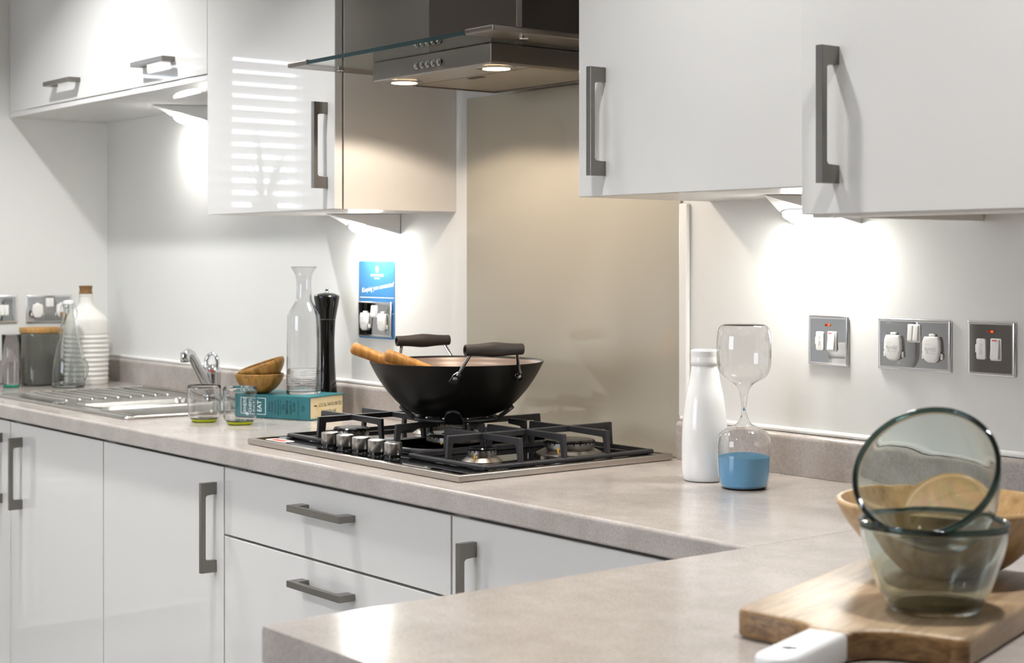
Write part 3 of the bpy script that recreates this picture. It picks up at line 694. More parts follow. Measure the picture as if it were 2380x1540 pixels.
# wok ring
WC = Vector((0.400, -0.280, 0)); FD = Vector((0.806, -0.592, 0)); RD = Vector((0.592, 0.806, 0))
wr = thing('wok_ring', 'black cast iron wok ring with four splayed paddles under the wok', 'wok ring', (WC.x, WC.y, 0.0642))
bm = bmesh.new(); n = 48
for k in range(n): pass
ring = [WC + Vector((0.080*math.cos(2*PI*k/n), 0.080*math.sin(2*PI*k/n), 0.0682)) for k in range(n)]
lathe(bm, [(0.080+0.0058*math.cos(a), 0.0682+0.0039*math.sin(a)) for a in [2*PI*k/12 for k in range(13)]], 56, (WC.x, WC.y, 0))
bmesh.ops.remove_doubles(bm, verts=bm.verts, dist=1e-5)
obj('ring', bm, M['iron'], wr, smooth=True)
for k in range(4):
    a = math.radians(-4+90*k); d = FD*math.cos(a)+RD*math.sin(a); s = Vector((-d.y, d.x, 0))
    p0 = WC + d*0.079 + Vector((0, 0, 0.0655)); p1 = WC + d*0.1135 + Vector((0, 0, 0.0915))
    up = (p1-p0).normalized(); nr = s.cross(up)
    Mx = Matrix(((s.x, up.x, nr.x, p0.x), (s.y, up.y, nr.y, p0.y), (s.z, up.z, nr.z, p0.z), (0, 0, 0, 1)))
    L = (p1-p0).length
    pp = [(-0.019, -0.003), (0.019, -0.003), (0.018, L*0.35)] + [(0.0155*math.cos(b), L-0.0155+0.0155*math.sin(b)) for b in [PI*j/10 for j in range(11)]] + [(-0.018, L*0.35)]
    obj('paddle', plate(pp, -0.0035, 0.0035, 0.002, Mx=Mx), M['iron'], wr, smooth=40)
# ------------------------------------------------------------------ wok
wk = thing('wok', 'large black wok with two dark loop grips standing on the hob', 'wok', (WC.x, WC.y, 0.0690))
wp = smoothprof([(0.0, 0.0690), (0.03, 0.0693), (0.056, 0.0722), (0.080, 0.0772), (0.100, 0.0863), (0.120, 0.1025), (0.143, 0.1290), (0.160, 0.1550), (0.1730, 0.1800)], 4)
thk = 0.0022
inn = [(max(r-thk*0.75, 0), z+thk*0.6) for r, z in wp]
inn[-1] = (wp[-1][0]-thk, wp[-1][1]+0.0003)
cc = (WC.x, WC.y, 0)
ii = [(max(r-thk*0.75, 0), z+thk*0.62) for r, z in wp[1:-1]]
prof = wp + [(wp[-1][0]-0.0006, wp[-1][1]+0.0012), (wp[-1][0]-0.0016, wp[-1][1]+0.0010)] + ii[::-1] + [(0, 0.0690+thk*0.62)]
obj('body', lathe(bmesh.new(), prof, 96, cc), M['wok'], wk, smooth=50)
ln = [(0, 0.0690+thk*0.62+0.0003)] + [(max(r-0.0003, 0), z+0.0003) for r, z in ii]
obj('lining', lathe(bmesh.new(), ln, 96, cc), M['wokin'], wk, smooth=True, label='pale ridged inner lining')
for sgn in (1, -1):
    a = math.radians(22); ax = (FD*math.cos(a)+RD*math.sin(a))*sgn; tg = Vector((-ax.y, ax.x, 0))
    gc = WC + ax*0.188 + Vector((0, 0, 0.2125))
    Mg = align(gc - tg*0.059, gc + tg*0.059)
    gp = smoothprof([(0.0085, 0.0), (0.0106, 0.0012), (0.0108, 0.012), (0.0118, 0.030), (0.0142, 0.059), (0.0118, 0.088), (0.0108, 0.106), (0.0106, 0.1168), (0.0085, 0.118)], 4)
    hb = obj('handle', lathe(bmesh.new(), [(0, 0.004), (0.0062, 0.004), (0.0068, 0.0)] + gp + [(0.0068, 0.118), (0.0062, 0.114), (0, 0.114)], 28, M=Mg), M['grip'], wk, smooth=35, label='dark turned grip')
    for s_ in (-1, 1):
        b = math.radians(23.0)*s_
        dirb = ax*math.cos(b)+tg*math.sin(b)
        piv = WC + dirb*0.1675 + Vector((0, 0, 0.1585))
        nrm = (dirb*0.86 + Vector((0, 0, -0.50))).normalized()
        top = gc + tg*0.047*s_ - Vector((0, 0, 0.007))
        st_ = piv + nrm*0.0035
        upv = (top-st_); upv = (upv - nrm*upv.dot(nrm)).normalized(); sd = nrm.cross(upv).normalized()
        br = bmesh.new(); tube(br, [st_ + upv*0.010, st_*0.62+top*0.38, top], 0.0035, 12)
        Mx = Matrix(((sd.x, upv.x, nrm.x, piv.x), (sd.y, upv.y, nrm.y, piv.y), (sd.z, upv.z, nrm.z, piv.z), (0, 0, 0, 1)))
        prism(br, [(-0.0078, -0.010), (-0.005, -0.0125), (0.005, -0.0125), (0.0078, -0.010), (0.0072, 0.008), (0.0035, 0.0165), (-0.0035, 0.0165), (-0.0072, 0.008)], 0.0008, 0.0030, Mx, bev=0.0006, seg=1)
        obj('bracket', br, M['chrome'], hb, smooth=35, label='chrome leg and plate')
        obj('rivet', lathe(bmesh.new(), [(0, 0.0054), (0.002, 0.0052), (0.0038, 0.0043), (0.0044, 0.0031), (0.0, 0.0031)], 16, M=Mx), M['knob'], hb, smooth=True)
        Mi = Mx @ Matrix.Translation((0, 0, -0.0034)) @ Matrix.Rotation(PI, 4, 'X')
        obj('rivet', lathe(bmesh.new(), [(0, 0.003), (0.0035, 0.0026), (0.0058, 0.0014), (0.0065, 0.0), (0, 0.0)], 18, M=Mi), M['chrome'], hb, smooth=True)
# wooden spoons in the wok
def spoon(A, B, label):
    A, B = Vector(A), Vector(B); t = thing('wooden_spoon', label, 'spoon', tuple(A), local=True)
    L = (B-A).length; Mx = Matrix.Translation(-A) @ align(A, B)
    t.rotation_euler = (0, 0, 0)
    pr = smoothprof([(0.0, 0.0), (0.0075, 0.0008), (0.0112, 0.0045), (0.0122, 0.012), (0.0118, 0.035), (0.0108, 0.08), (0.0092, 0.13), (0.0075, L*0.78), (0.007, L*0.85), (0.0, L*0.86)], 4)
    obj('handle', lathe(bmesh.new(), pr, 24, M=Mx), M['spoon'], t, smooth=True, local=True)
    hd_ = lathe(bmesh.new(), smoothprof([(0, 0), (0.45, 0.1), (0.9, 0.45), (1, 0.68), (0.7, 0.93), (0, 1.0)], 4), 20)
    bmesh.ops.transform(hd_, matrix=Mx @ T(0, 0, L*0.80) @ Matrix.Diagonal((0.018, 0.0055, L*0.20, 1)), verts=hd_.verts)
    obj('head', hd_, M['spoon'], t, smooth=True, local=True)
    return t
A, B = Vector((0.2713, -0.4453, 0.2078)), Vector((0.4217, -0.2548, 0.1145)); spoon(A, A+(B-A)*1.2, 'wooden spoon handle leaning furthest left over the wok rim')
A, B = Vector((0.4039, -0.4549, 0.2005)), Vector((0.4989, -0.3023, 0.1345)); spoon(A, A+(B-A)*1.22, 'wooden spoon handle nearer the camera, right of the other in the wok')

# ------------------------------------------------------------------ sink and tap
sk = thing('sink', 'stainless steel inset sink with ribbed drainer and two bowls', 'sink', (-1.03, -0.3, 0.0005))
sx0, sx1, sy0, sy1 = -1.472, -0.598, -0.526, -0.068
ZS = 0.0032
B1 = rrect(-1.050, -0.885, -0.462, -0.145, 0.03, 6); B2 = rrect(-0.862, -0.632, -0.478, -0.125, 0.03, 6)
bm = plate(rrect(sx0, sx1, sy0, sy1, 0.022, 6), 0.0006, ZS, 0.0012, holes=[B1, B2])
obj('deck', bm, M['sinksteel'], sk, smooth=40)
b = bmesh.new(); lp = rrect(sx0+0.004, sx1-0.004, sy0+0.004, sy1-0.004, 0.02, 6); lp = lp + [lp[0]]
tube(b, [(x, y, ZS+0.0012) for x, y in lp], 0.0038, 8, flat=0.8)
obj('raised_rim', b, M['sinksteel'], sk, smooth=True)
def bowl_bm(loop, depth):
    b = bmesh.new(); rings = []
    for ins, z in ((-0.006, ZS+0.0006), (-0.003, ZS+0.0022), (0.0, ZS+0.001), (0.003, ZS-0.005), (0.008, -depth*0.5), (0.014, -depth+0.02), (0.022, -depth+0.006), (0.04, -depth)):
        rings.append([b.verts.new((x, y, z)) for x, y in offset_poly(loop, ins)])
    for p, q in zip(rings[:-1], rings[1:]):
        for i in range(len(p)): b.faces.new((p[i], p[(i+1) % len(p)], q[(i+1) % len(p)], q[i]))
    b.faces.new(rings[-1]); return b
b1 = obj('bowl', bowl_bm(B1, 0.09), M['sinksteel'], sk, smooth=40); b2 = obj('bowl', bowl_bm(B2, 0.16), M['sinksteel'], sk, smooth=40)
obj('overflow', join([bx(-0.803+k*0.0125, -0.797+k*0.0125, -0.1345, -0.1325, -0.032, -0.014) for k in range(7) if k != 3]), M['hole'], b2)
for k in range(9):
    y = -0.445+k*0.037
    obj('rib', tube(bmesh.new(), [(-1.435, y, ZS-0.001), (-1.42, y, ZS+0.0012), (-1.15, y, ZS+0.0012), (-1.135, y, ZS-0.001)], [0.002, 0.0055, 0.0055, 0.003], 8), M['sinksteel'], sk, smooth=True)
obj('waste_knob', cyl(bmesh.new(), 0.019, ZS, ZS+0.004, (-1.085, -0.488, 0), 24, bev=0.0015), M['chrome'], sk, smooth=40)
tp = thing('tap', 'chrome mixer tap with slanted spout behind the tumblers', 'tap', (-0.992, -0.088, ZS+0.0001))
tx, ty = -0.992, -0.088
obj('body', lathe(bmesh.new(), [(0, ZS+0.0001), (0.027, ZS+0.0001), (0.027, ZS+0.006), (0.0225, ZS+0.010), (0.0222, 0.068), (0.0228, 0.070), (0.0215, 0.085), (0.016, 0.094), (0, 0.097)], 36, (tx, ty, 0)), M['chrome'], tp, smooth=40)
d = Vector((0.060, -0.118, 0)).normalized()
p0 = Vector((tx, ty, 0.022)) + d*0.012; p1 = Vector((tx, ty, 0.128)) + d*0.100
obj('spout', tube(bmesh.new(), [p0, p0*0.7+p1*0.3, p0*0.3+p1*0.7, p1, p1 + d*0.012 + Vector((0, 0, 0.004)), p1 + d*0.026 + Vector((0, 0, -0.002))], [0.015, 0.0145, 0.013, 0.0125, 0.0125, 0.010], 16), M['chrome'], tp, smooth=50)
pz = p1 + d*0.026
obj('nozzle', cyl(bmesh.new(), 0.0125, pz.z-0.020, pz.z+0.006, (pz.x, pz.y, 0), 24, bev=0.002), M['chrome'], tp, smooth=40)
lv = tube(bmesh.new(), [Vector((tx, ty, 0.090)) + Vector((-d.y, d.x, 0))*q*0.018 + Vector((0, 0, h)) + d*0.004 for q, h in ((0.9, -0.008), (1.0, 0.012), (0.75, 0.030), (0.15, 0.036), (-0.55, 0.031), (-1.05, 0.016), (-1.0, -0.008))], [0.006, 0.0055, 0.005, 0.0048, 0.005, 0.0062, 0.007], 12)
obj('lever', lv, M['chrome'], tp, smooth=50)
obj('indicator', cyl(bmesh.new(), 0.004, 0.0, 0.0015, seg=14, M=align(Vector((tx, ty, 0.078))+Vector((0.8, -0.6, 0))*0.0215, Vector((tx, ty, 0.078))+Vector((0.8, -0.6, 0))*0.03)), M['red'], tp, label='red dot')

# ------------------------------------------------------------------ items at the far left
def ripple(prof, z0, z1, amp, n):
    out = []
    for (r, z), (r2, z2) in zip(prof[:-1], prof[1:]):
        k = max(1, int(abs(z2-z)/0.0016))
        for j in range(k):
            tt = j/k; rr, zz = r+(r2-r)*tt, z+(z2-z)*tt
            if z0 < zz < z1: rr += amp*math.sin(2*PI*n*(zz-z0)/(z1-z0))
            out.append((rr, zz))
    out.append(prof[-1]); return out
jx, jy = -1.728, -0.138
jg = thing('stoneware_bottle', 'large white ridged stoneware bottle with brown stopper in the corner', 'bottle', (jx, jy, 0.0006))
pr = smoothprof([(0.064, 0.0), (0.0675, 0.004), (0.0685, 0.05), (0.0695, 0.12), (0.0690, 0.185), (0.0625, 0.206), (0.045, 0.222), (0.0285, 0.236), (0.0215, 0.250), (0.0200, 0.266), (0.0215, 0.272), (0.0212, 0.276)], 4)
pr = ripple(pr, 0.012, 0.155, 0.0013, 10)
obj('body', lathe(bmesh.new(), [(0, 0.0006), (0.062, 0.0006)] + [(r, z+0.0008) for r, z in pr] + [(0, 0.2768)], 56, (jx, jy, 0)), M['cream'], jg, smooth=50)
obj('stopper', lathe(bmesh.new(), smoothprof([(0, 0.277), (0.019, 0.277), (0.0195, 0.283), (0.0185, 0.289), (0.0198, 0.298), (0.0192, 0.302), (0, 0.3025)], 3), 32, (jx, jy, 0)), M['cork'], jg, smooth=40)
c = Vector((jx, jy, 0.209)); dl = Vector((-0.40, -0.92, 0)).normalized()
obj('lug', lathe(bmesh.new(), [(0, 0), (0.0095, 0.001), (0.010, 0.010), (0.012, 0.016), (0.011, 0.021), (0, 0.022)], 20, M=align(c+dl*0.055, c+dl*0.08+Vector((0, 0, 0.002)))), M['cork'], jg, smooth=40, label='brown stopper lug on the shoulder')
sx_, sy_ = -1.628, -0.236
sb = thing('swing_top_bottle', 'pale glass swing-top bottle in front of the white stoneware bottle', 'bottle', (sx_, sy_, 0.0006))
op = smoothprof([(0.044, 0.0008), (0.0487, 0.006), (0.0487, 0.04), (0.046, 0.075), (0.038, 0.115), (0.0295, 0.150), (0.0225, 0.185), (0.018, 0.205), (0.0155, 0.222), (0.0150, 0.236), (0.0170, 0.240), (0.0165, 0.248)], 4)
obj('body', lathe(bmesh.new(), shell(op, 0.003, 0.006), 44, (sx_, sy_, 0)), M['glass_bottle'], sb, smooth=50)
obj('cap', lathe(bmesh.new(), [(0, 0.2496), (0.0168, 0.2496), (0.0172, 0.254), (0.0150, 0.2595), (0.006, 0.2615), (0, 0.262)], 28, (sx_, sy_, 0)), M['ceramic'], sb, smooth=40)
bl_ = bmesh.new(); tv = Vector((0.62, 0.785, 0))
for s in (-1, 1):
    tube(bl_, [Vector((sx_, sy_, 0))+tv*s*a+Vector((0, 0, z)) for a, z in ((0.0165, 0.257), (0.024, 0.235), (0.0265, 0.222), (0.0235, 0.208), (0.0185, 0.203))], 0.0012, 8)
obj('wire_bail', bl_, M['chrome'], sb, smooth=True)
obj('handle', tube(bmesh.new(), bez(Vector((sx_, sy_, 0))+tv*0.045+Vector((0, 0, 0.085)), Vector((sx_, sy_, 0))+tv*0.068+Vector((0, 0, 0.06)), Vector((sx_, sy_, 0))+tv*0.047+Vector((0, 0, 0.022)), 8), 0.004, 10), M['glass_bottle'], sb, smooth=True)
cx_, cy_ = -1.762, -0.272
cn = thing('storage_jar', 'smoky glass storage jar with a bamboo lid on the far worktop', 'jar', (cx_, cy_, 0.0006))
op = smoothprof([(0.047, 0.0008), (0.053, 0.004), (0.055, 0.02), (0.0575, 0.08), (0.058, 0.150), (0.057, 0.158)], 4)
obj('body', lathe(bmesh.new(), shell(op, 0.0035, 0.006), 48, (cx_, cy_, 0)), M['glass_grey'], cn, smooth=50)
obj('lid', cyl(bmesh.new(), 0.060, 0.1602, 0.1765, (cx_, cy_, 0), 48, bev=0.002), M['lid'], cn, smooth=40)
for x, y, lab in ((-1.722, -0.375, 'tall clear tumbler with teal base beside the smoky storage jar'), (-1.732, -0.452, 'tall clear tumbler with teal base cut by the left photo edge')):
    tt = thing('tall_tumbler', lab, 'glass', (x, y, 0.0006), group='teal-based tumblers')
    op = [(0.0245, 0.0098), (0.026, 0.012), (0.0275, 0.08), (0.0285, 0.158)]
    obj('body', lathe(bmesh.new(), shell(op, 0.0016, 0.003), 36, (x, y, 0)), M['glass'], tt, smooth=50)
    obj('base', lathe(bmesh.new(), smoothprof([(0, 0.0006), (0.021, 0.0006), (0.0245, 0.003), (0.0243, 0.008), (0.02, 0.0094), (0, 0.0095)], 3), 36, (x, y, 0)), M['glass_teal'], tt, smooth=50, label='teal glass base')

# ------------------------------------------------------------------ cookbook with bowls and carafe, pepper mill
TH = math.radians(21); eb = Vector((math.cos(TH), math.sin(TH), 0)); nb = Vector((-math.sin(TH), math.cos(TH), 0))
BL_, BW, BT = 0.232, 0.136, 0.0560
bo = Vector((-0.3030, -0.1940, 0)) - eb*BL_
bk = thing('cookbook', 'thick teal hardback book lying flat beside the hob', 'book', (bo.x, bo.y, 0.0006), rz=TH, local=True)
# local: x along the spine, y towards the wall, z up
obj('cover', join([bx(0, BL_, 0.0, BW, 0, 0.003, 0.0008), bx(0, BL_, 0.0, BW, BT-0.003, BT, 0.0008), bx(0, BL_, -0.0015, 0.003, 0.0, BT, 0.0014)]), M['book'], bk, smooth=30, local=True)
obj('pages', bx(0.003, BL_-0.0035, 0.0031, BW-0.004, 0.0031, BT-0.0031), M['paper'], bk, local=True)
SPN = Matrix.Translation((0, -0.00175, BT/2)) @ WALLY
def spine_text(body, x, size, m, shear=0.0, space=1.0, sx=1.0, z=0.0):
    return text_bm(body, size, SPN @ T(x, z, 0) @ Matrix.Rotation(PI/2, 4, 'Z'), shear=shear, ext=0.00012, space=space, sx=sx)
tl = join([spine_text('WHERE', 0.037, 0.0165, 0, sx=0.72), spine_text('CHEFS', 0.058, 0.0165, 0, sx=0.72), spine_text('EAT', 0.080, 0.0185, 0, sx=0.85)])
obj('title', tl, M['white'], bk, local=True, label='white title lettering')
fx0, fx1, fz0, fz1 = 0.022, 0.099, 0.008, 0.048
obj('title_frame', join([bx(a, b, -0.0019, -0.0014, c, d) for a, b, c, d in ((fx0, fx1, fz0, fz0+0.001), (fx0, fx1, fz1-0.001, fz1), (fx0, fx0+0.0013, fz0, fz1), (fx1-0.0013, fx1, fz0, fz1))]), M['white'], bk, local=True)
st = [spine_text(s, x, 0.0075, 0, sx=0.8) for s, x in (('A GUIDE', 0.110), ('TO CHEFS\u2019', 0.1195), ('FAVOURITE', 0.129), ('RESTAURANTS', 0.138))]
st += [spine_text(s, x, 0.0115, 0, shear=0.35, sx=0.80) for s, x in (('The', 0.153), ('definitive', 0.1635), ('insider\u2019s', 0.1745), ('Guide', 0.185))]
obj('subtitle', join(st), M['ink'], bk, local=True, label='black subtitle lettering')
ro = bmesh.new(); lathe(ro, [(0.0050, 0), (0.0056, 0), (0.0056, 0.0002), (0.0050, 0.0002), (0.0050, 0)], 24, M=SPN @ T(0.2125, 0, 0)); box(ro, 0.2122, 0.2128, -0.00195, -0.0016, BT/2-0.0068, BT/2+0.0068)
box(ro, 0.1975, 0.1980, -0.00195, -0.0016, BT/2-0.018, BT/2+0.018); box(ro, 0.1445, 0.1449, -0.00195, -0.0016, BT/2-0.018, BT/2+0.018)
obj('publisher_mark', ro, M['ink'], bk, local=True)
ED = Matrix.Translation((BL_-0.0033, 0, 0)) @ LEFTW
obj('edge_lettering', join([text_bm('LOCAL FAVOURITES', 0.0125, ED @ T(0.083, 0.033, 0), ext=0.0001, sx=0.80), text_bm('WORTH NE', 0.0125, ED @ T(0.080, 0.0155, 0), ext=0.0001, sx=0.80), bx(BL_-0.0036, BL_-0.0032, 0.020, 0.030, 0.0315, 0.0345)]), M['ink'], bk, local=True, label='black lettering stamped on the page edges')
obj('ribbon', tube(bmesh.new(), [(BL_-0.004, 0.031, 0.033), (BL_+0.001, 0.036, 0.029), (BL_+0.003, 0.042, 0.020), (BL_+0.003, 0.045, 0.008), (BL_+0.004, 0.046, 0.0008)], 0.0018, 6, flat=0.3), M['yellow'], bk, smooth=True, local=True)
ZBK = 0.0006 + BT + 0.0004
# wooden bowls
def bam_bowl(loc, rot, label, R=0.0604, hh=0.0465):
    t = thing('bamboo_bowl', label, 'bowl', loc, rot=rot, local=True, group='bamboo bowls on the book')
    op = smoothprof([(0.020, 0), (0.027, 0.002), (0.040, 0.011), (0.0515, 0.024), (0.058, 0.037), (R, hh)], 4)
    obj('body', lathe(bmesh.new(), shell(op, 0.0045, 0.005), 56), M['bamboo'], t, smooth=50, local=True)
    return t
bc = Vector((-0.4830, -0.2290, ZBK))
bam_bowl(bc, (0, 0, 0.4), 'small bamboo bowl standing level on the teal book, lower of two')
n = (Vector((-0.62, -0.785, 0))*math.sin(math.radians(18)) + Vector((0.78, -0.62, 0))*0.04 + Vector((0, 0, 1))*math.cos(math.radians(18))).normalized()
rc = Vector((-0.4810, -0.2260, 0.1275)); base = rc - n*0.0445
bam_bowl(base, n.to_track_quat('Z', 'Y').to_euler(), 'small bamboo bowl tilted inside the other bamboo bowl, on top', 0.0575, 0.0445)
cf = Vector((-0.4050, -0.1500, ZBK))
ca = thing('carafe', 'tall clear glass carafe with flared lip standing on the teal book', 'carafe', tuple(cf))
op = smoothprof([(0.038, 0.0), (0.0418, 0.003), (0.0421, 0.045), (0.0415, 0.10), (0.0404, 0.180), (0.0370, 0.196), (0.0290, 0.210), (0.0215, 0.222), (0.0188, 0.234), (0.0180, 0.255), (0.0185, 0.276), (0.0212, 0.289), (0.0275, 0.301), (0.0315, 0.307)], 4)
op = ripple(op, 0.008, 0.060, 0.0011, 10)
obj('body', lathe(bmesh.new(), shell(op, 0.0020, 0.006), 56, tuple(cf)), M['glass'], ca, smooth=60)
mx, my = -0.4425, -0.062
pm = thing('pepper_mill', 'tall black lacquered pepper mill with silver knob behind the book', 'pepper mill', (mx, my, 0.0006))
obj('body', lathe(bmesh.new(), [(0, 0.0006)] + smoothprof([(0.0300, 0.0006), (0.0307, 0.006), (0.0290, 0.025), (0.0258, 0.055), (0.0218, 0.105), (0.0198, 0.160), (0.0200, 0.195), (0.0215, 0.225), (0.0222, 0.2335)], 5) + [(0, 0.2336)], 48, (mx, my, 0)), M['gloss_black'], pm, smooth=40)
obj('head', lathe(bmesh.new(), [(0, 0.2340), (0.0224, 0.2340)] + smoothprof([(0.0226, 0.2345), (0.0245, 0.246), (0.0285, 0.268), (0.0312, 0.284), (0.0318, 0.289), (0.0300, 0.2935), (0.0180, 0.2985), (0.0070, 0.3000)], 5) + [(0, 0.3)], 48, (mx, my, 0)), M['gloss_black'], pm, smooth=40)
obj('knob', lathe(bmesh.new(), smoothprof([(0, 0.3001), (0.0045, 0.3001), (0.0035, 0.304), (0.0046, 0.3075), (0.0040, 0.3115), (0, 0.3130)], 4), 20, (mx, my, 0)), M['chrome'], pm, smooth=50)
# lime tumblers
for (x, y, lab) in ((-0.4475, -0.3960, 'short clear tumbler with lime base, nearer the sink'), (-0.3420, -0.3590, 'short clear tumbler with lime base, in front of the teal book')):
    tt = thing('tumbler', lab, 'glass', (x, y, 0.0006), group='lime-based tumblers')
    op = smoothprof([(0.0310, 0.0075), (0.0350, 0.0105), (0.0380, 0.020), (0.0390, 0.045), (0.0392, 0.086)], 4)
    obj('body', lathe(bmesh.new(), shell(op, 0.0018, 0.0025), 44, (x, y, 0)), M['glass'], tt, smooth=50)
    obj('base', lathe(bmesh.new(), smoothprof([(0, 0.0006), (0.024, 0.0006), (0.0295, 0.0025), (0.0308, 0.0052), (0.027, 0.0072), (0, 0.0073)], 3), 44, (x, y, 0)), M['glass_lime'], tt, smooth=50, label='lime yellow glass base')

# ------------------------------------------------------------------ white bottle and sand timer
bx_, by_ = 0.9960, -0.1850
wbt = thing('milk_bottle', 'plain white ceramic milk bottle right of the splashback', 'bottle', (bx_, by_, 0.0006))
op = smoothprof([(0.0330, 0.0006), (0.0365, 0.003), (0.0390, 0.015), (0.0399, 0.042), (0.0394, 0.080), (0.0378, 0.104), (0.0330, 0.143), (0.0266, 0.173), (0.0226, 0.1985)], 5)
op += [(0.0244, 0.2010), (0.0247, 0.206), (0.0240, 0.2125), (0.0238, 0.2155), (0.0247, 0.2195), (0.0246, 0.2240), (0.0225, 0.2258), (0.0195, 0.2250), (0.0190, 0.205), (0, 0.200)]
obj('body', lathe(bmesh.new(), [(0, 0.0006)] + op, 56, (bx_, by_, 0)), M['ceramic'], wbt, smooth=35)
hx_, hy_ = 1.1045, -0.2020
hg = thing('sand_timer', 'large clear glass hourglass with blue sand beside the white bottle', 'sand timer', (hx_, hy_, 0.0006))
hp = [(0.0360, 0.0006), (0.0400, 0.006), (0.0436, 0.025), (0.0452, 0.0545), (0.0450, 0.074), (0.0420, 0.0885), (0.0340, 0.0965), (0.0230, 0.102), (0.0140, 0.1065), (0.0088, 0.114), (0.0058, 0.122), (0.0042, 0.129), (0.0046, 0.137), (0.0058, 0.147), (0.0076, 0.158), (0.0100, 0.1665), (0.0165, 0.174), (0.0250, 0.179), (0.0350, 0.1848), (0.0407, 0.1918), (0.0446, 0.2036), (0.0458, 0.223), (0.0455, 0.243), (0.0430, 0.263), (0.0390, 0.2705), (0.0320, 0.2737)]
hp = smoothprof(hp, 3)
th_ = 0.0013
outer = lathe(bmesh.new(), [(0, 0.0006)] + hp + [(0, 0.2740)], 56, (hx_, hy_, 0)); bmesh.ops.recalc_face_normals(outer, faces=outer.faces)
inner = lathe(bmesh.new(), [(0, 0.0024)] + [(max(r-th_, 0.0012), min(max(z, 0.0024), 0.2722)) for r, z in hp] + [(0, 0.2722)], 56, (hx_, hy_, 0))
bmesh.ops.recalc_face_normals(inner, faces=inner.faces); bmesh.ops.reverse_faces(inner, faces=inner.faces)
gl = join([outer, inner])
me = bpy.data.meshes.new('glass'); shift(gl, Vector((-hx_, -hy_, -0.0006))); gl.to_mesh(me); gl.free(); me.materials.append(M['glass'])
for p in me.polygons: p.use_smooth = True
go = bpy.data.objects.new('glass', me); COL.objects.link(go); go.parent = hg
sd = lathe(bmesh.new(), [(0, 0.0028), (0.0340, 0.0028), (0.0382, 0.0068), (0.0417, 0.0250), (0.0432, 0.0530), (0.034, 0.0555), (0.022, 0.0575), (0.010, 0.0580), (0, 0.0572)], 56, (hx_, hy_, 0))
obj('sand', sd, M['sand'], hg, smooth=35, label='bright blue sand')
obj('sand_clump', join([lathe(bmesh.new(), [(0, -0.003), (0.0016, -0.0022), (0.0018, 0.0), (0, 0.0045)], 10, (hx_, hy_, 0.1315)), lathe(bmesh.new(), [(0, -0.002), (0.0012, 0.0), (0, 0.003)], 8, (hx_-0.0025, hy_-0.003, 0.1195))]), M['sand'], hg, smooth=True)

# ------------------------------------------------------------------ switches and sockets
def plug_cover(x, y, parent, emboss=True):
    p = [(-0.0135, 0.019), (0.0135, 0.019), (0.0168, 0.012), (0.0178, -0.004), (0.0125, -0.020), (0.006, -0.0235), (-0.006, -0.0235), (-0.0125, -0.020), (-0.0178, -0.004), (-0.0168, 0.012)]
    c = obj('plug_cover', plate([(x+a, y+b) for a, b in p], 0.0046, 0.0125, 0.0035), M['plastic'], parent, smooth=50, local=True)
    for q in (plate(rrect(x-0.006, x+0.006, y+0.0185, y+0.0235, 0.002), 0.0046, 0.0088, 0.001), plate(rrect(x-0.0205, x-0.0165, y-0.018, y-0.008, 0.0015), 0.0046, 0.008, 0.001), plate(rrect(x+0.0165, x+0.0205, y-0.018, y-0.008, 0.0015), 0.0046, 0.008, 0.001)):
        obj('tab', q, M['plastic'], c, smooth=50, local=True)
    if emboss:
        obj('lettering', join([text_bm('tyviz', 0.0125, T(x, y-0.001, 0.0127), ext=0.0002), bx(x-0.008, x+0.010, y-0.0085, y-0.0078, 0.0125, 0.0129), bx(x-0.010, x-0.001, y+0.0065, y+0.0071, 0.0125, 0.0128)]), M['emboss'], c, local=True)
def rockers(xs, y, parent, wd=0.011, ht=0.026):
    obj('rocker_surround', plate(rrect(min(xs)-wd/2-0.0018, max(xs)+wd/2+0.0018, y-ht/2-0.002, y+ht/2+0.002, 0.002), 0.0046, 0.0062, 0.0006), M['plastic'], parent, smooth=40, local=True)
    for x in xs:
        Mx = T(x, y, 0.006) @ Matrix.Rotation(math.radians(-7), 4, 'X')
        obj('rocker', plate(rrect(-wd/2+0.0006, wd/2-0.0006, -ht/2, ht/2, 0.0015), -0.001, 0.0042, 0.0012, Mx=Mx), M['plastic'], parent, smooth=40, local=True)
def faceplate(t, wd, ht):
    b_ = 0.0055
    obj('plate', bx(-wd/2+b_-0.001, wd/2-b_+0.001, -ht/2+b_-0.001, ht/2-b_+0.001, 0.0002, 0.0046), M['polish'], t, local=True)
    obj('bezel', plate(rrect(-wd/2, wd/2, -ht/2, ht/2, 0.0025, 3), 0.0002, 0.0049, 0.0026, n=4, holes=[rrect(-wd/2+b_, wd/2-b_, -ht/2+b_, ht/2-b_, 0.0008, 2)]), M['bezel'], t, smooth=35, local=True)
def wall_thing(name, label, cat, a, z, left=False, out=0.0004, group=None):
    if left: return thing(name, label, cat, (XL+out, a, z), rot=(PI/2, 0, PI/2), local=True, group=group)
    return thing(name, label, cat, (a, -out, z), rot=(PI/2, 0, 0), local=True, group=group)
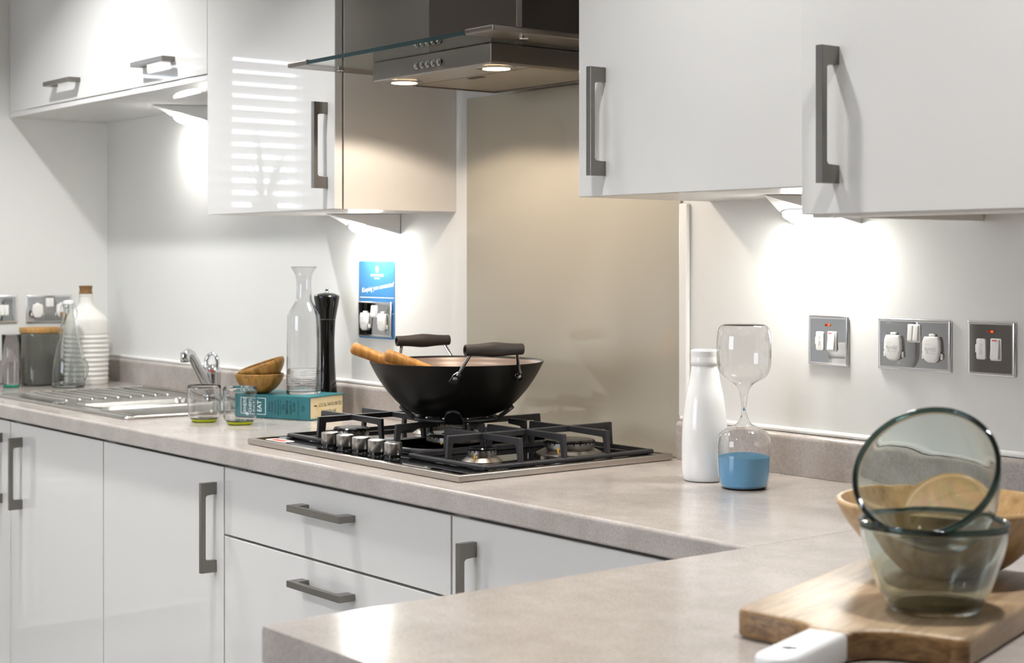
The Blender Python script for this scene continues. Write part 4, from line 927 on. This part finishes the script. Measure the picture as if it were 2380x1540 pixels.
def fused(a, z, label):
    t = wall_thing('fused_switch', label, 'switch', a, z, group='fused spur switches')
    faceplate(t, 0.089, 0.087)
    n_ = obj('neon', plate(rrect(-0.0065, 0.0065, 0.0252, 0.0292, 0.0019), 0.0044, 0.0058, 0.0006), M['neon_dark'], t, smooth=40, local=True, label='small red indicator lamp')
    obj('glow', plate(rrect(0.001, 0.006, 0.0256, 0.0288, 0.0015), 0.0058, 0.0062, 0.0003), M['neon'], n_, local=True)
    f_ = obj('fuse_holder', join([plate(rrect(-0.0255, -0.0085, -0.0175, 0.0155, 0.003), 0.0046, 0.0070, 0.0008), plate(rrect(-0.0278, -0.0252, -0.007, 0.006, 0.001), 0.0046, 0.0062, 0.0005)]), M['plastic'], t, smooth=40, local=True)
    obj('lettering', text_bm('FUSE', 0.0085, T(-0.017, -0.001, 0.0071) @ Matrix.Rotation(-PI/2, 4, 'Z'), ext=0.0002), M['emboss'], f_, local=True)
    rockers([0.0105], -0.001, t, wd=0.0165, ht=0.031)
    obj('mark', bx(0.0065, 0.0145, 0.0125, 0.0143, 0.0108, 0.0114), M['red'], t, local=True)
    return t
def double(a, z, label, left=False, emboss=True, out=0.0004):
    t = wall_thing('double_socket', label, 'socket', a, z, left, out, group='double wall sockets')
    faceplate(t, 0.147, 0.086)
    plug_cover(-0.0385, -0.004, t, emboss); plug_cover(0.0395, -0.004, t, emboss)
    rockers([-0.0055+0.002, 0.0055+0.002], 0.019, t)
    return t
fused(1.1172, 0.2405, 'chrome fused switch with red lamp, leftmost of the three right-hand wall plates')
double(1.2996, 0.2408, 'chrome double socket with white plug covers between the two fused switches')
fused(1.4490, 0.2408, 'chrome fused switch with red lamp, rightmost of the three right-hand wall plates')
cd = wall_thing('socket_card', 'blue printed card hung behind the chrome socket left of the splashback', 'card', -0.3108, 0.284, out=0.0003)
obj('card', plate(rrect(-0.0792, 0.0792, -0.0945, 0.0945, 0.005), 0.0, 0.0010, 0.0003), M['blue'], cd, smooth=40, local=True)
pt = [text_bm('COUNTRYSIDE', 0.0085, T(0.003, 0.0595, 0.0011), ext=0.0001), text_bm('PROPERTIES', 0.0042, T(0.003, 0.0520, 0.0011), ext=0.0001),
      text_bm('Keeping you connected', 0.0172, T(0.0035, 0.030, 0.0011) @ Matrix.Rotation(math.radians(7), 4, 'Z'), shear=0.4, ext=0.0001, sx=0.86),
      text_bm('This usage faces update free images at 365 per to use', 0.0062, T(0.003, -0.0125, 0.0011), ext=0.0001, sx=0.88), text_bm('more surrounding and interest', 0.0062, T(-0.068, -0.0205, 0.0011), ext=0.0001, ax='LEFT', sx=0.9),
      bx(-0.073, 0.0765, 0.0045, 0.0062, 0.0010, 0.0012), bx(-0.073, 0.0765, -0.0335, -0.0318, 0.0010, 0.0012),
      lathe(bmesh.new(), [(0.0028, 0), (0.0062, 0), (0.0062, 0.0002), (0.0028, 0.0002), (0.0028, 0)], 24, M=T(0.003, 0.0745, 0.0010), sy=1.25)]
obj('lettering', join(pt), M['white'], cd, local=True, label='white print')
double(-0.3123, 0.2362, 'chrome double socket with white plug covers on the blue card', out=0.0020)
double(-0.1960, 0.2286, 'chrome double socket with white plug covers on the left wall', left=True, emboss=False)
t = wall_thing('single_socket', 'chrome socket plate cut by the left photo edge, on the left wall', 'socket', -0.3420, 0.2300, left=True)
faceplate(t, 0.089, 0.086); rockers([-0.004, 0.009], -0.004, t, wd=0.012, ht=0.03)

# ------------------------------------------------------------------ foreground: board, wooden bowl, glass bowls
rb = math.radians(17.2)
cb = thing('chopping_board', 'wooden paddle board with white-dipped handle lying on the peninsula', 'chopping board', (1.834, -0.985, 0.0006), rz=rb, local=True)
po = [(0.003, 0.003), (0.012, -0.0015), (0.03, -0.0045), (0.06, -0.011), (0.075, -0.0155), (0.085, -0.0205), (0.0915, -0.027), (0.0950, -0.0365), (0.1350, -0.0365), (0.1375, -0.0300), (0.1430, -0.0205), (0.1520, -0.0110), (0.1640, -0.0040), (0.18, -0.0008), (0.226, -0.0005), (0.233, 0.003), (0.2365, 0.011), (0.2365, 0.345), (0.233, 0.353), (0.225, 0.356), (0.011, 0.356), (0.003, 0.353), (-0.0005, 0.345), (-0.0005, 0.011)]
bo_ = obj('board', plate(po, 0.0, 0.0292, 0.0055), M['board'], cb, smooth=40, local=True)
bo_.data.materials.append(M['board_dark'])
for p in bo_.data.polygons:
    if p.normal.y < -0.35 and abs(p.normal.z) < 0.75: p.material_index = 1  # darker wood on the front-facing edge faces only
ti = [(0.0950, -0.0368), (0.0945, -0.145)] + [(0.1145-0.020*math.cos(a), -0.145-0.021*math.sin(a)) for a in [PI*k/12 for k in range(1, 12)]] + [(0.1345, -0.145), (0.1350, -0.0368)]
hole = [(0.1150+0.0078*math.cos(2*PI*k/20), -0.1215+0.0078*math.sin(2*PI*k/20)) for k in range(20)]
obj('handle', plate(ti, 0.0, 0.0292, 0.0055, holes=[hole]), M['whitepaint'], cb, smooth=40, local=True, label='white painted handle')
ZBD = 0.0006+0.0292+0.0006
wbx, wby = 1.852, -0.664
lb = thing('wooden_bowl', 'big pale wooden bowl behind the glass bowls on the board', 'bowl', (wbx, wby, ZBD))
op = smoothprof([(0.048, 0.0), (0.056, 0.004), (0.078, 0.020), (0.099, 0.042), (0.114, 0.063), (0.122, 0.0785)], 4)
obj('body', lathe(bmesh.new(), shell(op, 0.0075, 0.008), 72, (wbx, wby, ZBD)), M['bigwood'], lb, smooth=50)
def glass_bowl(loc, rot, label):
    t = thing('glass_bowl', label, 'bowl', loc, rot=rot, local=True, group='recycled glass bowls')
    op = smoothprof([(0.0430, 0.0), (0.0462, 0.003), (0.0520, 0.014), (0.0600, 0.032), (0.0665, 0.052), (0.0712, 0.070), (0.0735, 0.0838)], 4)
    obj('body', lathe(bmesh.new(), shell(op, 0.0034, 0.0055), 72), M['glass_green'], t, smooth=60, local=True)
    rim = lathe(bmesh.new(), [(0.0718+0.0028*math.cos(a), 0.0878+0.0024*math.sin(a)) for a in [2*PI*k/12 for k in range(12)]] + [(0.0718+0.0028, 0.0878)], 72)
    bmesh.ops.remove_doubles(rim, verts=rim.verts, dist=1e-6)
    obj('rim', rim, M['glass_rim'], t, smooth=True, local=True, label='dark green rolled rim')
    return t
gb = Vector((1.9620, -0.8330, ZBD))
glass_bowl(gb, (0, 0, 0), 'green-tinted glass bowl standing on the chopping board, lower of two')
n = Vector((0.2355, -0.7613, 0.6042)); rc = Vector((1.9678, -0.8543, 0.1715))
glass_bowl(rc - n*0.0878, n.to_track_quat('Z', 'Y').to_euler(), 'green-tinted glass bowl tipped on its side inside the lower glass bowl')

# ------------------------------------------------------------------ lift everything so that the floor is at z = 0
for o in list(SC.objects):
    if o.parent is None and o is not cam: o.location.z += H
